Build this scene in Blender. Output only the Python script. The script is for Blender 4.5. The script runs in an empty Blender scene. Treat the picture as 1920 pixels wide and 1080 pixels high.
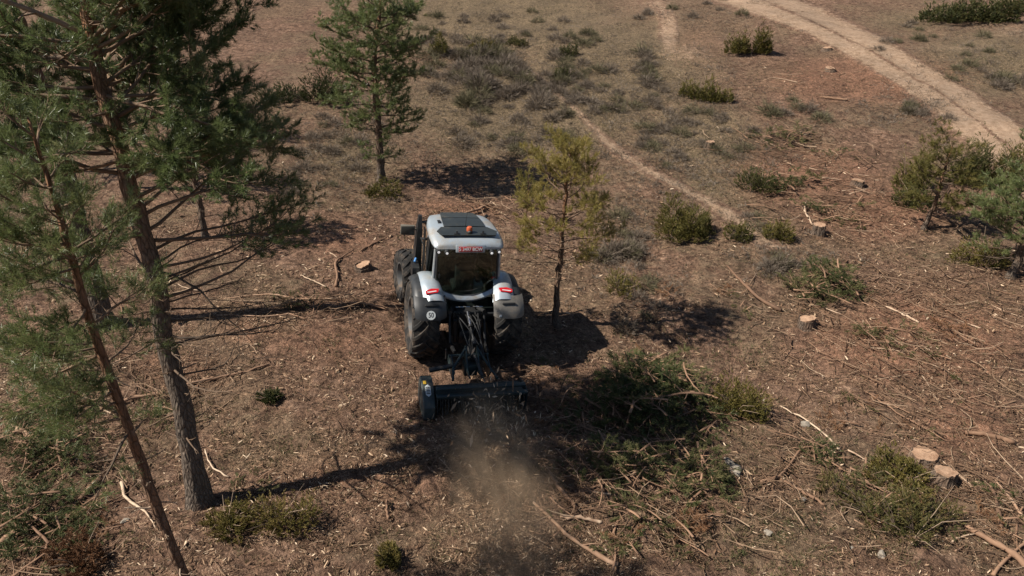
import bpy, bmesh, math, random
import numpy as np
from mathutils import Vector, Matrix, Euler

R = math.radians
rng = np.random.default_rng(7)
random.seed(7)
scene = bpy.context.scene
COL = scene.collection

# ------------------------------------------------------------------ camera
CAM_H, PITCH, FPX = 9.85, R(28), 1400.0
cam_data = bpy.data.cameras.new('camera')
cam_data.sensor_width = 36.0
cam_data.lens = FPX / 1920.0 * 36.0
cam_data.clip_end = 3000.0
cam = bpy.data.objects.new('camera', cam_data)
COL.objects.link(cam)
cam.location = (0, 0, CAM_H)
cam.rotation_euler = (R(90) - PITCH, 0, 0)
scene.camera = cam

# ------------------------------------------------------------------ sky and sun
SUN_EL = R(49)
SUN_DIR = np.array([-1.0, -0.20])            # towards the sun, in plan
SUN_DIR /= np.linalg.norm(SUN_DIR)
world = bpy.data.worlds.new('World')
scene.world = world
world.use_nodes = True
wn = world.node_tree.nodes
sky = wn.new('ShaderNodeTexSky')
sky.sky_type = 'NISHITA'
sky.sun_disc = False
sky.sun_elevation = SUN_EL
sky.sun_rotation = math.atan2(SUN_DIR[0], SUN_DIR[1])
sky.altitude = 900
world.node_tree.links.new(sky.outputs[0], wn['Background'].inputs[0])
wn['Background'].inputs[1].default_value = 0.05
sun_data = bpy.data.lights.new('sun', 'SUN')
sun_data.energy = 4.9
sun_data.angle = R(0.53)
sun_data.color = (1.0, 0.93, 0.83)
sun = bpy.data.objects.new('sun', sun_data)
COL.objects.link(sun)
sd = Vector((SUN_DIR[0] * math.cos(SUN_EL), SUN_DIR[1] * math.cos(SUN_EL), math.sin(SUN_EL)))
sun.rotation_euler = sd.to_track_quat('Z', 'Y').to_euler()
scene.view_settings.view_transform = 'Standard'
scene.view_settings.look = 'None'
scene.view_settings.gamma = 1.0
scene.view_settings.exposure = 0.54
scene.cycles.max_bounces = 6
scene.cycles.diffuse_bounces = 3
scene.cycles.transparent_max_bounces = 6
scene.cycles.volume_step_rate = 1.0
scene.cycles.use_denoising = True
scene.cycles.caustics_reflective = False
scene.cycles.caustics_refractive = False
scene.cycles.sample_clamp_indirect = 3.0

# ------------------------------------------------------------------ numbers: noise, terrain, picture to ground
def _h(ix, iy, s):
    n = (ix.astype(np.int64) * 374761393 + iy.astype(np.int64) * 668265263 + s * 1442695041) & 0x7fffffff
    n = ((n ^ (n >> 13)) * 1274126177) & 0x7fffffff
    return ((n ^ (n >> 16)) & 0xffff) / 65535.0

def vnoise(x, y, s=0):
    x = np.asarray(x, float); y = np.asarray(y, float)
    ix = np.floor(x); iy = np.floor(y)
    fx = x - ix; fy = y - iy
    fx = fx * fx * (3 - 2 * fx); fy = fy * fy * (3 - 2 * fy)
    a = _h(ix, iy, s); b = _h(ix + 1, iy, s); c = _h(ix, iy + 1, s); d = _h(ix + 1, iy + 1, s)
    return (a + (b - a) * fx) * (1 - fy) + (c + (d - c) * fx) * fy

def fbm(x, y, o=4, s=0):
    t = 0; a = .5; n = 0
    for k in range(o):
        t = t + a * vnoise(x * 2 ** k + 17.3 * k, y * 2 ** k - 9.1 * k, s + k); n += a; a *= .5
    return t / n

TX, TY, TYAW, TROLL = -1.30, 15.34, R(14.0), R(6.2)
def softplus(t, w):
    return w * np.logaddexp(0, np.asarray(t, float) / w)

def H(x, y):
    x = np.asarray(x, float); y = np.asarray(y, float)
    z = 0.085 * softplus(y - 23, 3.0)
    z = z - 0.022 * softplus(y - 75, 8.0)
    # cross slope under the tractor: the ground falls away to its right
    u = (x - TX) * math.cos(TYAW) + (y - TY) * math.sin(TYAW)
    fade = np.clip(1 - (np.abs(y - 14) - 10) / 22, 0, 1)
    z = z - 0.105 * 5.5 * np.tanh(u / 5.5) * fade
    near = np.clip((np.hypot(x - TX, (y - TY + .3) * .7) - 2.2) / 2.5, 0, 1)
    far = np.clip((y - 20) / 25, 0, 1)
    z = z + near * (0.26 + .5 * far) * (fbm(x * .23 + 3, y * .23, 3, 5) - .5)
    z = z + near * 0.10 * (fbm(x * .9, y * .9, 2, 9) - .5)
    z = z + .38 * np.exp(-((x - 1.2) / 3.2) ** 2 - ((y - 11.0) / 1.5) ** 2) - .32 * np.exp(-((x - 5.0) / 2.2) ** 2 - ((y - 15.2) / 1.8) ** 2)
    return z

def rays(px, py):
    px = np.asarray(px, float); py = np.asarray(py, float)
    a = (px - 960) / FPX; b = (540 - py) / FPX
    return np.stack([a, math.cos(PITCH) + b * math.sin(PITCH), -math.sin(PITCH) + b * math.cos(PITCH)], -1)

def ground(px, py):
    """picture point (1920 wide photograph) -> point on the terrain, arrays or scalars"""
    d = rays(px, py)
    lo = np.full(d.shape[:-1], 4.0); hi = np.full(d.shape[:-1], 200.0)
    t = lo.copy(); found = np.zeros(lo.shape, bool)
    prev = lo.copy()
    for tt in np.geomspace(4, 200, 90):
        under = (CAM_H + tt * d[..., 2]) < H(tt * d[..., 0], tt * d[..., 1])
        new = under & ~found
        hi = np.where(new, tt, hi); lo = np.where(new, prev, lo)
        found |= under
        prev = np.full(lo.shape, tt)
    for _ in range(22):
        m = (lo + hi) / 2
        under = (CAM_H + m * d[..., 2]) < H(m * d[..., 0], m * d[..., 1])
        hi = np.where(under, m, hi); lo = np.where(under, lo, m)
    p = d * hi[..., None]
    p[..., 2] += CAM_H
    return p

def G(px, py):
    return ground(np.array([px]), np.array([py]))[0]

def at_y(px, py, Y):
    d = rays(px, py)
    return d * (Y / d[1]) + np.array([0, 0, CAM_H])

def project(p):
    p = np.asarray(p, float) - np.array([0, 0, CAM_H])
    dep = p[..., 1] * math.cos(PITCH) - p[..., 2] * math.sin(PITCH)
    up = p[..., 1] * math.sin(PITCH) + p[..., 2] * math.cos(PITCH)
    dep = np.where(dep < .5, .5, dep)
    return 960 + FPX * p[..., 0] / dep, 540 - FPX * up / dep, dep

def norm(v):
    v = np.asarray(v, float)
    return v / (np.linalg.norm(v, axis=-1, keepdims=True) + 1e-9)

# ------------------------------------------------------------------ mesh collecting
class Acc:
    def __init__(s): s.v = []; s.f3 = []; s.f4 = []; s.t = []; s.n = 0
    def add(s, v, f3=None, f4=None, tint=0.5):
        v = np.asarray(v, np.float32).reshape(-1, 3)
        if f3 is not None and len(f3): s.f3.append(np.asarray(f3, np.int64) + s.n)
        if f4 is not None and len(f4): s.f4.append(np.asarray(f4, np.int64) + s.n)
        s.t.append(np.broadcast_to(np.asarray(tint, np.float32), (len(v),)))
        s.v.append(v); s.n += len(v)
    def mesh(s, name, smooth=True):
        me = bpy.data.meshes.new(name)
        if not s.n: return me
        v = np.concatenate(s.v)
        f3 = np.concatenate(s.f3) if s.f3 else np.zeros((0, 3), np.int64)
        f4 = np.concatenate(s.f4) if s.f4 else np.zeros((0, 4), np.int64)
        me.vertices.add(len(v)); me.vertices.foreach_set('co', v.ravel())
        idx = np.concatenate([f3.ravel(), f4.ravel()]).astype(np.int32)
        tot = np.concatenate([np.full(len(f3), 3), np.full(len(f4), 4)]).astype(np.int32)
        me.loops.add(len(idx)); me.loops.foreach_set('vertex_index', idx)
        me.polygons.add(len(tot))
        me.polygons.foreach_set('loop_start', np.concatenate([[0], np.cumsum(tot)[:-1]]).astype(np.int32))
        me.polygons.foreach_set('loop_total', tot)
        me.polygons.foreach_set('use_smooth', np.full(len(tot), smooth))
        at = me.attributes.new('tint', 'FLOAT', 'POINT')
        at.data.foreach_set('value', np.concatenate(s.t).astype(np.float32))
        me.update(calc_edges=True)
        return me

def link(name, me, mat=None, parent=None):
    o = bpy.data.objects.new(name, me)
    COL.objects.link(o)
    if mat is not None and len(me.materials) == 0: me.materials.append(mat)
    if parent is not None: o.parent = parent
    return o

def tag(o, label=None, cat=None, group=None, kind=None):
    if label: o['label'] = label
    if cat: o['category'] = cat
    if group: o['group'] = group
    if kind: o['kind'] = kind
    return o

def empty(name, loc=(0, 0, 0), rot=(0, 0, 0)):
    o = bpy.data.objects.new(name, None)
    o.empty_display_size = .1
    COL.objects.link(o); o.location = loc; o.rotation_euler = rot
    return o

def tube_arr(pts, rad, sides=6, cap=True):
    pts = np.asarray(pts, float); n = len(pts)
    rad = np.broadcast_to(np.asarray(rad, float), (n,))
    tan = norm(np.gradient(pts, axis=0))
    ref = np.array([0, 0, 1.]) if abs(tan[:, 2]).mean() < .8 else np.array([1., 0, 0])
    a = norm(np.cross(tan, ref)); b = np.cross(tan, a)
    ph = np.arange(sides) * 2 * math.pi / sides
    ring = pts[:, None] + rad[:, None, None] * (np.cos(ph)[None, :, None] * a[:, None] + np.sin(ph)[None, :, None] * b[:, None])
    v = ring.reshape(-1, 3)
    i = np.arange(n - 1)[:, None] * sides; j = np.arange(sides)[None]
    k = (j + 1) % sides
    f4 = np.stack([i + j, i + sides + j, i + sides + k, i + k], -1).reshape(-1, 4)
    f3 = []
    if cap:
        v = np.concatenate([v, pts[:1], pts[-1:]])
        c0, c1 = n * sides, n * sides + 1
        e = (n - 1) * sides
        for q in range(sides):
            w = (q + 1) % sides
            f3 += [[c0, q, w], [c1, e + w, e + q]]
    return v, f3, f4

def tube(acc, pts, rad, sides=6, tint=.5, cap=True):
    v, f3, f4 = tube_arr(pts, rad, sides, cap)
    if np.ndim(tint):
        t = np.repeat(np.asarray(tint, float), sides)
        if cap: t = np.concatenate([t, [tint[0], tint[-1]]])
        tint = t
    acc.add(v, f3, f4, tint)

def needles(acc, P, D, L, k, nl, nw, ang=(30, 62), tint=None, seed=1):
    """shoots at P along D (length L), k needle triangles each"""
    r = np.random.default_rng(seed)
    N = len(P)
    if N == 0: return
    P = np.asarray(P, float); D = norm(D); L = np.broadcast_to(np.asarray(L, float), (N,))
    t = r.uniform(.05, 1, (N, k)); ph = r.uniform(0, 2 * math.pi, (N, k)); al = np.radians(r.uniform(ang[0], ang[1], (N, k)))
    al = al * (1.15 - .6 * t)
    ref = np.where(np.abs(D[:, 2:3]) < .9, np.array([[0, 0, 1.]]), np.array([[1., 0, 0]]))
    A = norm(np.cross(D, ref)); B = np.cross(D, A)
    base = P[:, None] + D[:, None] * (L[:, None] * t)[..., None]
    rad = np.cos(ph)[..., None] * A[:, None] + np.sin(ph)[..., None] * B[:, None]
    nd = np.cos(al)[..., None] * D[:, None] + np.sin(al)[..., None] * rad
    ln = nl * r.uniform(.75, 1.2, (N, k))
    side = norm(np.cross(nd, r.normal(size=(N, k, 3)))) * (nw * .5)
    v = np.stack([base - side, base + side, base + nd * ln[..., None]], 2).reshape(-1, 3)
    f = np.arange(N * k * 3).reshape(-1, 3)
    if tint is None: tint = np.clip(r.normal(.5, .2, N), 0, 1)
    tt = np.repeat(np.asarray(tint), k * 3) + np.repeat(r.normal(0, .06, N * k), 3)
    acc.add(v, f, None, np.clip(tt, 0, 1))

# ------------------------------------------------------------------ materials
def mat_new(name):
    m = bpy.data.materials.new(name); m.use_nodes = True
    nt = m.node_tree; b = nt.nodes['Principled BSDF']
    return m, nt, b

def N(nt, kind, **kw):
    n = nt.nodes.new(kind)
    for k, v in kw.items():
        if k.startswith('i_'):
            key = k[2:]
            n.inputs[int(key) if key.isdigit() else key.replace('_', ' ')].default_value = v
        else: setattr(n, k, v)
    return n

def ramp(nt, stops, fac=None):
    n = nt.nodes.new('ShaderNodeValToRGB')
    el = n.color_ramp.elements
    while len(el) < len(stops): el.new(.5)
    for e, (p, c) in zip(el, stops):
        e.position = p; e.color = (*c, 1) if len(c) == 3 else c
    if fac is not None: nt.links.new(fac, n.inputs[0])
    return n

def mixc(nt, fac, a, b, blend='MIX'):
    n = nt.nodes.new('ShaderNodeMix'); n.data_type = 'RGBA'; n.blend_type = blend
    for s, val in ((n.inputs[0], fac), (n.inputs[6], a), (n.inputs[7], b)):
        if isinstance(val, bpy.types.NodeSocket): nt.links.new(val, s)
        elif isinstance(val, (int, float)): s.default_value = val
        else: s.default_value = (*val, 1) if len(val) == 3 else val
    return n.outputs[2]

def noise(nt, vec, scale, detail=4, rough=.6, dist=0):
    n = N(nt, 'ShaderNodeTexNoise', i_Scale=scale, i_Detail=detail, i_Roughness=rough, i_Distortion=dist)
    if vec is not None: nt.links.new(vec, n.inputs['Vector'])
    return n.outputs[0]

def bump(nt, b, h, strength, dist=.05):
    n = N(nt, 'ShaderNodeBump', i_Strength=strength, i_Distance=dist)
    nt.links.new(h, n.inputs['Height']); nt.links.new(n.outputs[0], b.inputs['Normal'])

def mathn(nt, op, a, b=None, clamp=False):
    n = nt.nodes.new('ShaderNodeMath'); n.operation = op; n.use_clamp = clamp
    for s, val in ((n.inputs[0], a), (n.inputs[1], b)):
        if val is None: continue
        if isinstance(val, bpy.types.NodeSocket): nt.links.new(val, s)
        else: s.default_value = val
    return n.outputs[0]

def attr(nt, name):
    return nt.nodes.new('ShaderNodeAttribute'), name

def tint_mat(name, stops, rough=.7, transl=0.0, nscale=None, var=.25, spec=.3):
    """colour from the per-vertex tint, with noise on top"""
    m, nt, b = mat_new(name)
    a = nt.nodes.new('ShaderNodeAttribute'); a.attribute_name = 'tint'
    f = a.outputs['Fac']
    if nscale:
        geo = nt.nodes.new('ShaderNodeNewGeometry')
        nz = noise(nt, geo.outputs['Position'], nscale, 3)
        f = mathn(nt, 'ADD', f, mathn(nt, 'MULTIPLY', mathn(nt, 'SUBTRACT', nz, .5), var), True)
    c = ramp(nt, stops, f).outputs[0]
    nt.links.new(c, b.inputs['Base Color'])
    b.inputs['Roughness'].default_value = rough
    b.inputs['Specular IOR Level'].default_value = spec
    if transl:
        tr = nt.nodes.new('ShaderNodeBsdfTranslucent')
        nt.links.new(c, tr.inputs[0])
        mx = nt.nodes.new('ShaderNodeMixShader'); mx.inputs[0].default_value = transl
        nt.links.new(b.outputs[0], mx.inputs[1]); nt.links.new(tr.outputs[0], mx.inputs[2])
        nt.links.new(mx.outputs[0], nt.nodes['Material Output'].inputs[0])
    return m

M = {}
# pine and juniper foliage
M['pine'] = tint_mat('pine_needles', [(0, (.058, .082, .028)), (.45, (.138, .175, .062)), (.8, (.20, .22, .085)), (1, (.26, .22, .10))], .42, .35, spec=.5)
M['pine_blue'] = tint_mat('pine_needles_dark', [(0, (.052, .076, .026)), (.5, (.128, .164, .060)), (.9, (.22, .24, .105)), (1, (.25, .175, .09))], .40, .42, spec=.6)
M['pine_yellow'] = tint_mat('pine_needles_yellowish', [(0, (.125, .118, .032)), (.5, (.235, .205, .058)), (1, (.38, .30, .10))], .45, .45)
M['juniper'] = tint_mat('juniper_scales', [(0, (.028, .038, .014)), (.5, (.085, .088, .028)), (.85, (.16, .132, .045)), (1, (.20, .115, .06))], .6, .22)
M['juniper_yellow'] = tint_mat('juniper_scales_yellow', [(0, (.055, .060, .016)), (.5, (.150, .130, .034)), (1, (.26, .19, .06))], .6, .2)
M['slash_green'] = tint_mat('cut_needles_green', [(0, (.030, .044, .015)), (.5, (.072, .086, .028)), (1, (.14, .128, .045))], .6, .22)
M['slash_olive'] = tint_mat('cut_needles_olive', [(0, (.055, .062, .022)), (.5, (.115, .112, .042)), (1, (.20, .165, .07))], .7, .2)
M['slash_rust'] = tint_mat('cut_needles_rust', [(0, (.10, .050, .024)), (.5, (.21, .105, .052)), (1, (.33, .19, .10))], .8, .15)
M['heath'] = tint_mat('heath_twigs', [(0, (.075, .058, .044)), (.5, (.165, .130, .098)), (1, (.29, .24, .19))], .9, .15)
M['heath_green'] = tint_mat('heath_twigs_green', [(0, (.065, .058, .034)), (.5, (.140, .125, .070)), (1, (.24, .205, .125))], .9, .15)
M['grass'] = tint_mat('dry_grass', [(0, (.10, .085, .045)), (.4, (.20, .155, .085)), (.75, (.13, .13, .055)), (1, (.085, .115, .04))], .8, .25)
# wood
M['chips'] = tint_mat('wood_chips', [(0, (.06, .036, .022)), (.4, (.19, .108, .062)), (.75, (.40, .27, .165)), (1, (.74, .57, .40))], .8)
M['twigs'] = tint_mat('litter_twigs', [(0, (.055, .036, .024)), (.5, (.19, .112, .066)), (1, (.42, .30, .20))], .85)
M['stick'] = tint_mat('stick_bark', [(0, (.060, .040, .028)), (.35, (.20, .115, .070)), (.7, (.33, .20, .125)), (1, (.58, .44, .31))], .8, 0, 14, .35)
M['branch'] = tint_mat('branch_bark', [(0, (.036, .028, .021)), (.35, (.11, .078, .055)), (.7, (.24, .155, .098)), (1, (.40, .31, .23))], .85, 0, 18, .3)

def bark_mat():
    m, nt, b = mat_new('pine_bark')
    a = nt.nodes.new('ShaderNodeAttribute'); a.attribute_name = 'tint'
    tc = nt.nodes.new('ShaderNodeTexCoord')
    mp = nt.nodes.new('ShaderNodeMapping'); mp.inputs['Scale'].default_value = (1, 1, .3)
    nt.links.new(tc.outputs['Object'], mp.inputs[0])
    vo = N(nt, 'ShaderNodeTexVoronoi', feature='DISTANCE_TO_EDGE', i_Scale=17.0)
    nt.links.new(mp.outputs[0], vo.inputs['Vector'])
    nz = noise(nt, mp.outputs[0], 22, 5, .7)
    big = noise(nt, tc.outputs['Object'], 3.0, 3)
    low = ramp(nt, [(.25, (.060, .046, .036)), (.55, (.15, .118, .092)), (.8, (.25, .21, .17))], nz).outputs[0]
    hi = ramp(nt, [(.25, (.13, .062, .032)), (.55, (.27, .135, .068)), (.8, (.40, .25, .15))], nz).outputs[0]
    f = mathn(nt, 'ADD', a.outputs['Fac'], mathn(nt, 'MULTIPLY', mathn(nt, 'SUBTRACT', big, .5), .9), True)
    c = mixc(nt, f, low, hi)
    crack = ramp(nt, [(0, (.35, .33, .32)), (.12, (1, 1, 1))], vo.outputs[0]).outputs[0]
    nt.links.new(mixc(nt, .8, c, crack, 'MULTIPLY'), b.inputs['Base Color'])
    b.inputs['Roughness'].default_value = .9
    b.inputs['Specular IOR Level'].default_value = .2
    hgt = mathn(nt, 'ADD', mathn(nt, 'MULTIPLY', vo.outputs[0], 1.6, True), mathn(nt, 'MULTIPLY', nz, .5))
    bump(nt, b, hgt, .9, .04)
    return m
M['bark'] = bark_mat()

def ground_mat():
    m, nt, b = mat_new('hillside_soil')
    geo = nt.nodes.new('ShaderNodeNewGeometry'); pos = geo.outputs['Position']
    z = nt.nodes.new('ShaderNodeAttribute'); z.attribute_name = 'zone'
    sep = nt.nodes.new('ShaderNodeSeparateColor'); nt.links.new(z.outputs['Color'], sep.inputs[0])
    big = noise(nt, pos, .55, 4, .6)
    mid = noise(nt, pos, 3.2, 6, .68)
    fine = noise(nt, pos, 19, 5, .72)
    soil = ramp(nt, [(.30, (.094, .058, .041)), (.5, (.186, .118, .083)), (.7, (.312, .211, .156))], mid).outputs[0]
    red = ramp(nt, [(.3, (.130, .068, .043)), (.5, (.240, .134, .089)), (.72, (.37, .24, .167))], fine).outputs[0]
    grass = ramp(nt, [(.28, (.088, .071, .043)), (.5, (.176, .135, .088)), (.72, (.30, .228, .155))], fine).outputs[0]
    pale = ramp(nt, [(.3, (.215, .146, .097)), (.5, (.290, .205, .142)), (.72, (.365, .270, .195))], mid).outputs[0]
    def mask(s, lo, hi, nz, w):
        a = mathn(nt, 'ADD', s, mathn(nt, 'MULTIPLY', mathn(nt, 'SUBTRACT', nz, .5), w))
        mr = nt.nodes.new('ShaderNodeMapRange'); mr.interpolation_type = 'SMOOTHSTEP'
        mr.inputs['From Min'].default_value = lo; mr.inputs['From Max'].default_value = hi
        nt.links.new(a, mr.inputs['Value']); return mr.outputs[0]
    c = mixc(nt, mask(sep.outputs[1], .25, .8, mid, 1.0), soil, grass)
    c = mixc(nt, mask(sep.outputs[0], .25, .85, mid, 1.1), c, red)
    c = mixc(nt, mask(sep.outputs[2], .32, .68, mid, .75), c, pale)
    big_r = ramp(nt, [(.3, (.80, .80, .80)), (.7, (1.16, 1.14, 1.12))], big).outputs[0]
    c = mixc(nt, 1.0, c, big_r, 'MULTIPLY')
    speck = noise(nt, pos, 30, 4, .75, .4)
    clod = noise(nt, pos, 11, 4, .7, .8)
    gr = ramp(nt, [(.30, (.30, .28, .27)), (.44, (.85, .84, .83)), (.56, (1.1, 1.08, 1.06)), (.70, (1.9, 1.8, 1.7))], speck).outputs[0]
    cl = ramp(nt, [(.34, (.30, .28, .27)), (.46, (.95, .94, .93)), (.56, (1.15, 1.14, 1.12)), (.68, (1.6, 1.54, 1.48))], clod).outputs[0]
    tuft = noise(nt, pos, 4.6, 5, .72, .5)
    tf = ramp(nt, [(.36, (.45, .44, .42)), (.46, (.92, .91, .90)), (.58, (1.15, 1.13, 1.1)), (.70, (1.5, 1.44, 1.38))], tuft).outputs[0]
    gf = mathn(nt, 'SUBTRACT', .95, mathn(nt, 'MULTIPLY', sep.outputs[2], .62), True)
    c = mixc(nt, gf, c, gr, 'MULTIPLY')
    c = mixc(nt, gf, c, cl, 'MULTIPLY')
    c = mixc(nt, gf, c, tf, 'MULTIPLY')
    nt.links.new(c, b.inputs['Base Color'])
    b.inputs['Roughness'].default_value = .95
    b.inputs['Specular IOR Level'].default_value = .15
    hsum = mathn(nt, 'ADD', mathn(nt, 'MULTIPLY', mid, .8), mathn(nt, 'ADD', mathn(nt, 'MULTIPLY', clod, .8), mathn(nt, 'MULTIPLY', speck, .35)))
    bs = mathn(nt, 'SUBTRACT', 1.0, mathn(nt, 'MULTIPLY', sep.outputs[2], .65))
    n = N(nt, 'ShaderNodeBump', i_Distance=.11)
    nt.links.new(bs, n.inputs['Strength'])
    nt.links.new(hsum, n.inputs['Height']); nt.links.new(n.outputs[0], b.inputs['Normal'])
    return m
M['ground'] = ground_mat()

def plain(name, col, rough=.5, metal=0, spec=.5, nscale=None, var=.2, dirt=None, bumpy=0, coat=0):
    m, nt, b = mat_new(name)
    b.inputs['Roughness'].default_value = rough
    b.inputs['Metallic'].default_value = metal
    b.inputs['Specular IOR Level'].default_value = spec
    b.inputs['Coat Weight'].default_value = coat
    if nscale:
        tc = nt.nodes.new('ShaderNodeTexCoord')
        nz = noise(nt, tc.outputs['Object'], nscale, 5, .65)
        lo = tuple(c * (1 - var) for c in col); hi = tuple(min(1, c * (1 + var)) for c in col)
        c = ramp(nt, [(.3, lo), (.7, hi)], nz).outputs[0]
        if dirt:
            n2 = noise(nt, tc.outputs['Object'], nscale * .45, 6, .7)
            mr = ramp(nt, [(dirt[1], (0, 0, 0)), (min(1, dirt[1] + .22), (1, 1, 1))], n2).outputs[0]
            c = mixc(nt, mr, c, dirt[0])
            rr = nt.nodes.new('ShaderNodeMapRange')
            rr.inputs['To Min'].default_value = rough; rr.inputs['To Max'].default_value = .9
            nt.links.new(mr, rr.inputs[0]); nt.links.new(rr.outputs[0], b.inputs['Roughness'])
        nt.links.new(c, b.inputs['Base Color'])
        if bumpy: bump(nt, b, nz, bumpy, .02)
    else:
        b.inputs['Base Color'].default_value = (*col, 1)
    return m

DUST = (.20, .14, .095)
M['silver'] = plain('silver_paint', (.43, .49, .535), .32, .35, .5, 5, .05, ((.30, .265, .22), .46), 0, .2)
M['black_plastic'] = plain('black_plastic', (.028, .030, .032), .45, 0, .5, 6, .25, ((.10, .080, .060), .56))
M['guard_sunlit'] = plain('dusty_sunlit_guard_plastic', (.115, .108, .096), .38, 0, .6, 5, .25, ((.20, .165, .13), .45))  # right mudguard: caught sunlight put into the lighter base colour, dust patches over it
M['roof_black'] = plain('roof_panel_black', (.030, .034, .032), .35, 0, .5, 5, .2, ((.085, .080, .065), .55))
M['steel_dark'] = plain('dark_steel', (.035, .035, .036), .55, .5, .5, 12, .35, ((.11, .085, .06), .58))
M['mulch_green'] = plain('dark_green_steel', (.020, .034, .036), .45, .2, .5, 9, .3, ((.10, .08, .06), .60))
M['belt'] = plain('dusty_cover_paint', (.050, .062, .060), .5, .1, .5, 9, .3, ((.13, .105, .08), .50))
M['chrome'] = plain('chrome_rod', (.55, .55, .56), .2, 1.0)
M['rubber'] = plain('tyre_rubber', (.022, .021, .020), .85, 0, .3, 9, .3, ((.115, .088, .066), .48), .3)
M['rim'] = plain('rim_paint', (.11, .11, .11), .5, .3, .5, 7, .2, (DUST, .5))
M['hose'] = plain('hydraulic_hose', (.018, .018, .018), .5)
M['white'] = plain('white_print', (.75, .77, .76), .5)
M['white_dull'] = plain('dull_white_disc', (.60, .63, .62), .5)
M['black'] = plain('black_print', (.015, .015, .015), .5)
M['plate_red'] = plain('red_number_plate', (.42, .030, .028), .4)
M['tail_red'] = plain('red_lamp_lens', (.55, .015, .020), .15, 0, .6, None)
M['yellow'] = plain('yellow_sticker', (.55, .34, .03), .5)
M['orange'] = plain('beacon_orange', (.48, .10, .035), .25, 0, .5)
M['seat'] = plain('dark_cab_fabric', (.025, .026, .028), .8)
M['mirror_back'] = plain('mirror_housing', (.17, .155, .125), .6, 0, .4, 6, .15)
M['blue'] = plain('blue_reflector', (.10, .28, .60), .3)
M['stone'] = plain('limestone', (.27, .235, .19), .9, 0, .2, 6, .3, ((.20, .15, .11), .55), .5)
M['cutwood'] = plain('fresh_cut_wood', (.42, .27, .175), .85, 0, .2, 14, .4, ((.22, .125, .075), .44), .6)
M['debarked'] = plain('stripped_wood', (.50, .32, .20), .75, 0, .2, 9, .3, ((.26, .15, .09), .55))

def lamp_mat():
    m, nt, b = mat_new('work_lamp_lit')
    b.inputs['Base Color'].default_value = (.9, .9, .9, 1)
    b.inputs['Emission Color'].default_value = (1, .97, .92, 1)
    b.inputs['Emission Strength'].default_value = .35
    return m
M['lamp'] = lamp_mat()

def glass_mat(name, tintc, mixv):
    m, nt, b = mat_new(name)
    gl = nt.nodes.new('ShaderNodeBsdfGlossy'); gl.inputs['Roughness'].default_value = .03
    gl.inputs['Color'].default_value = (.9, .95, .93, 1)
    tr = nt.nodes.new('ShaderNodeBsdfTransparent'); tr.inputs[0].default_value = (*tintc, 1)
    fr = nt.nodes.new('ShaderNodeFresnel'); fr.inputs[0].default_value = 1.5
    f = mathn(nt, 'ADD', fr.outputs[0], mixv, True)
    mx = nt.nodes.new('ShaderNodeMixShader')
    nt.links.new(f, mx.inputs[0]); nt.links.new(tr.outputs[0], mx.inputs[1]); nt.links.new(gl.outputs[0], mx.inputs[2])
    nt.links.new(mx.outputs[0], nt.nodes['Material Output'].inputs[0])
    return m
M['glass'] = glass_mat('cab_glass', (.66, .74, .70), .02)

# ------------------------------------------------------------------ terrain
def lines(lo, hi, fa, fb, step, grow):
    a = list(np.arange(fa, fb, step))
    s = step; p = fa
    while p > lo: s *= grow; p -= s; a.insert(0, p)
    s = step; p = a[-1]
    while p < hi: s *= grow; p += s; a.append(p)
    return np.array(a)

def blobs(u, v, lst):
    t = np.zeros_like(u)
    for cx, cy, rx, ry, w in lst:
        t = np.maximum(t, w * np.exp(-(((u - cx) / rx) ** 2 + ((v - cy) / ry) ** 2)))
    return t

RED = [(1620, 150, 230, 55, .95), (1520, 330, 190, 70, .8), (1640, 400, 190, 70, .8), (1720, 640, 260, 110, .95), (1560, 480, 80, 40, .3),
       (620, 640, 200, 70, .6), (700, 900, 260, 90, .55), (330, 690, 160, 60, .6), (640, 450, 140, 60, .6), (1800, 800, 160, 120, .7),
       (560, 30, 160, 60, .35), (850, 390, 130, 25, .7), (480, 620, 110, 50, .6), (1120, 620, 120, 60, .4), (60, 1000, 120, 120, .5), (700, 250, 120, 60, .3), (1300, 90, 90, 60, .5)]
GRASS = [(560, 850, 90, 40, .5), (620, 640, 70, 25, .4), (1010, 860, 60, 50, .45), (280, 860, 80, 60, .45), (480, 530, 80, 30, .4), (860, 1040, 90, 40, .4), (1150, 640, 70, 40, .4), (1620, 700, 60, 30, .35), (1850, 560, 90, 40, .45), (420, 770, 70, 30, .4), (940, 40, 300, 90, 1.0), (1000, 200, 330, 130, 1.0), (1300, 250, 160, 90, .9), (1150, 130, 250, 140, .95), (660, 290, 150, 90, .75), (1760, 300, 120, 60, .6),
         (1850, 120, 200, 90, .9), (1280, 30, 120, 40, .55), (1350, 330, 120, 120, .75), (1450, 470, 120, 60, .5), (1760, 480, 120, 40, .6), (580, 330, 120, 80, .5),
         (1400, 850, 140, 160, .5), (1450, 1000, 200, 120, .6), (500, 840, 90, 50, .5), (700, 1040, 60, 50, .45), (1350, 680, 160, 60, .35), (1700, 40, 150, 40, .7), (100, 400, 300, 200, .4), (1550, 980, 180, 100, .5)]
PALE = [(1255, 60, 22, 60, .75), (1290, 100, 60, 25, .55), (1480, 190, 50, 12, .2), (1800, 90, 120, 12, .45), (1890, 60, 60, 14, .5), (1870, 170, 60, 16, .4), (1230, 10, 50, 20, .5),
        (1580, 720, 90, 60, .42), (1120, 50, 60, 18, .25), (560, 150, 120, 30, .25), (1640, 780, 100, 50, .35), (1060, 235, 16, 30, .4), (690, 175, 60, 30, .3), (940, 1000, 130, 90, .35)]

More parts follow.
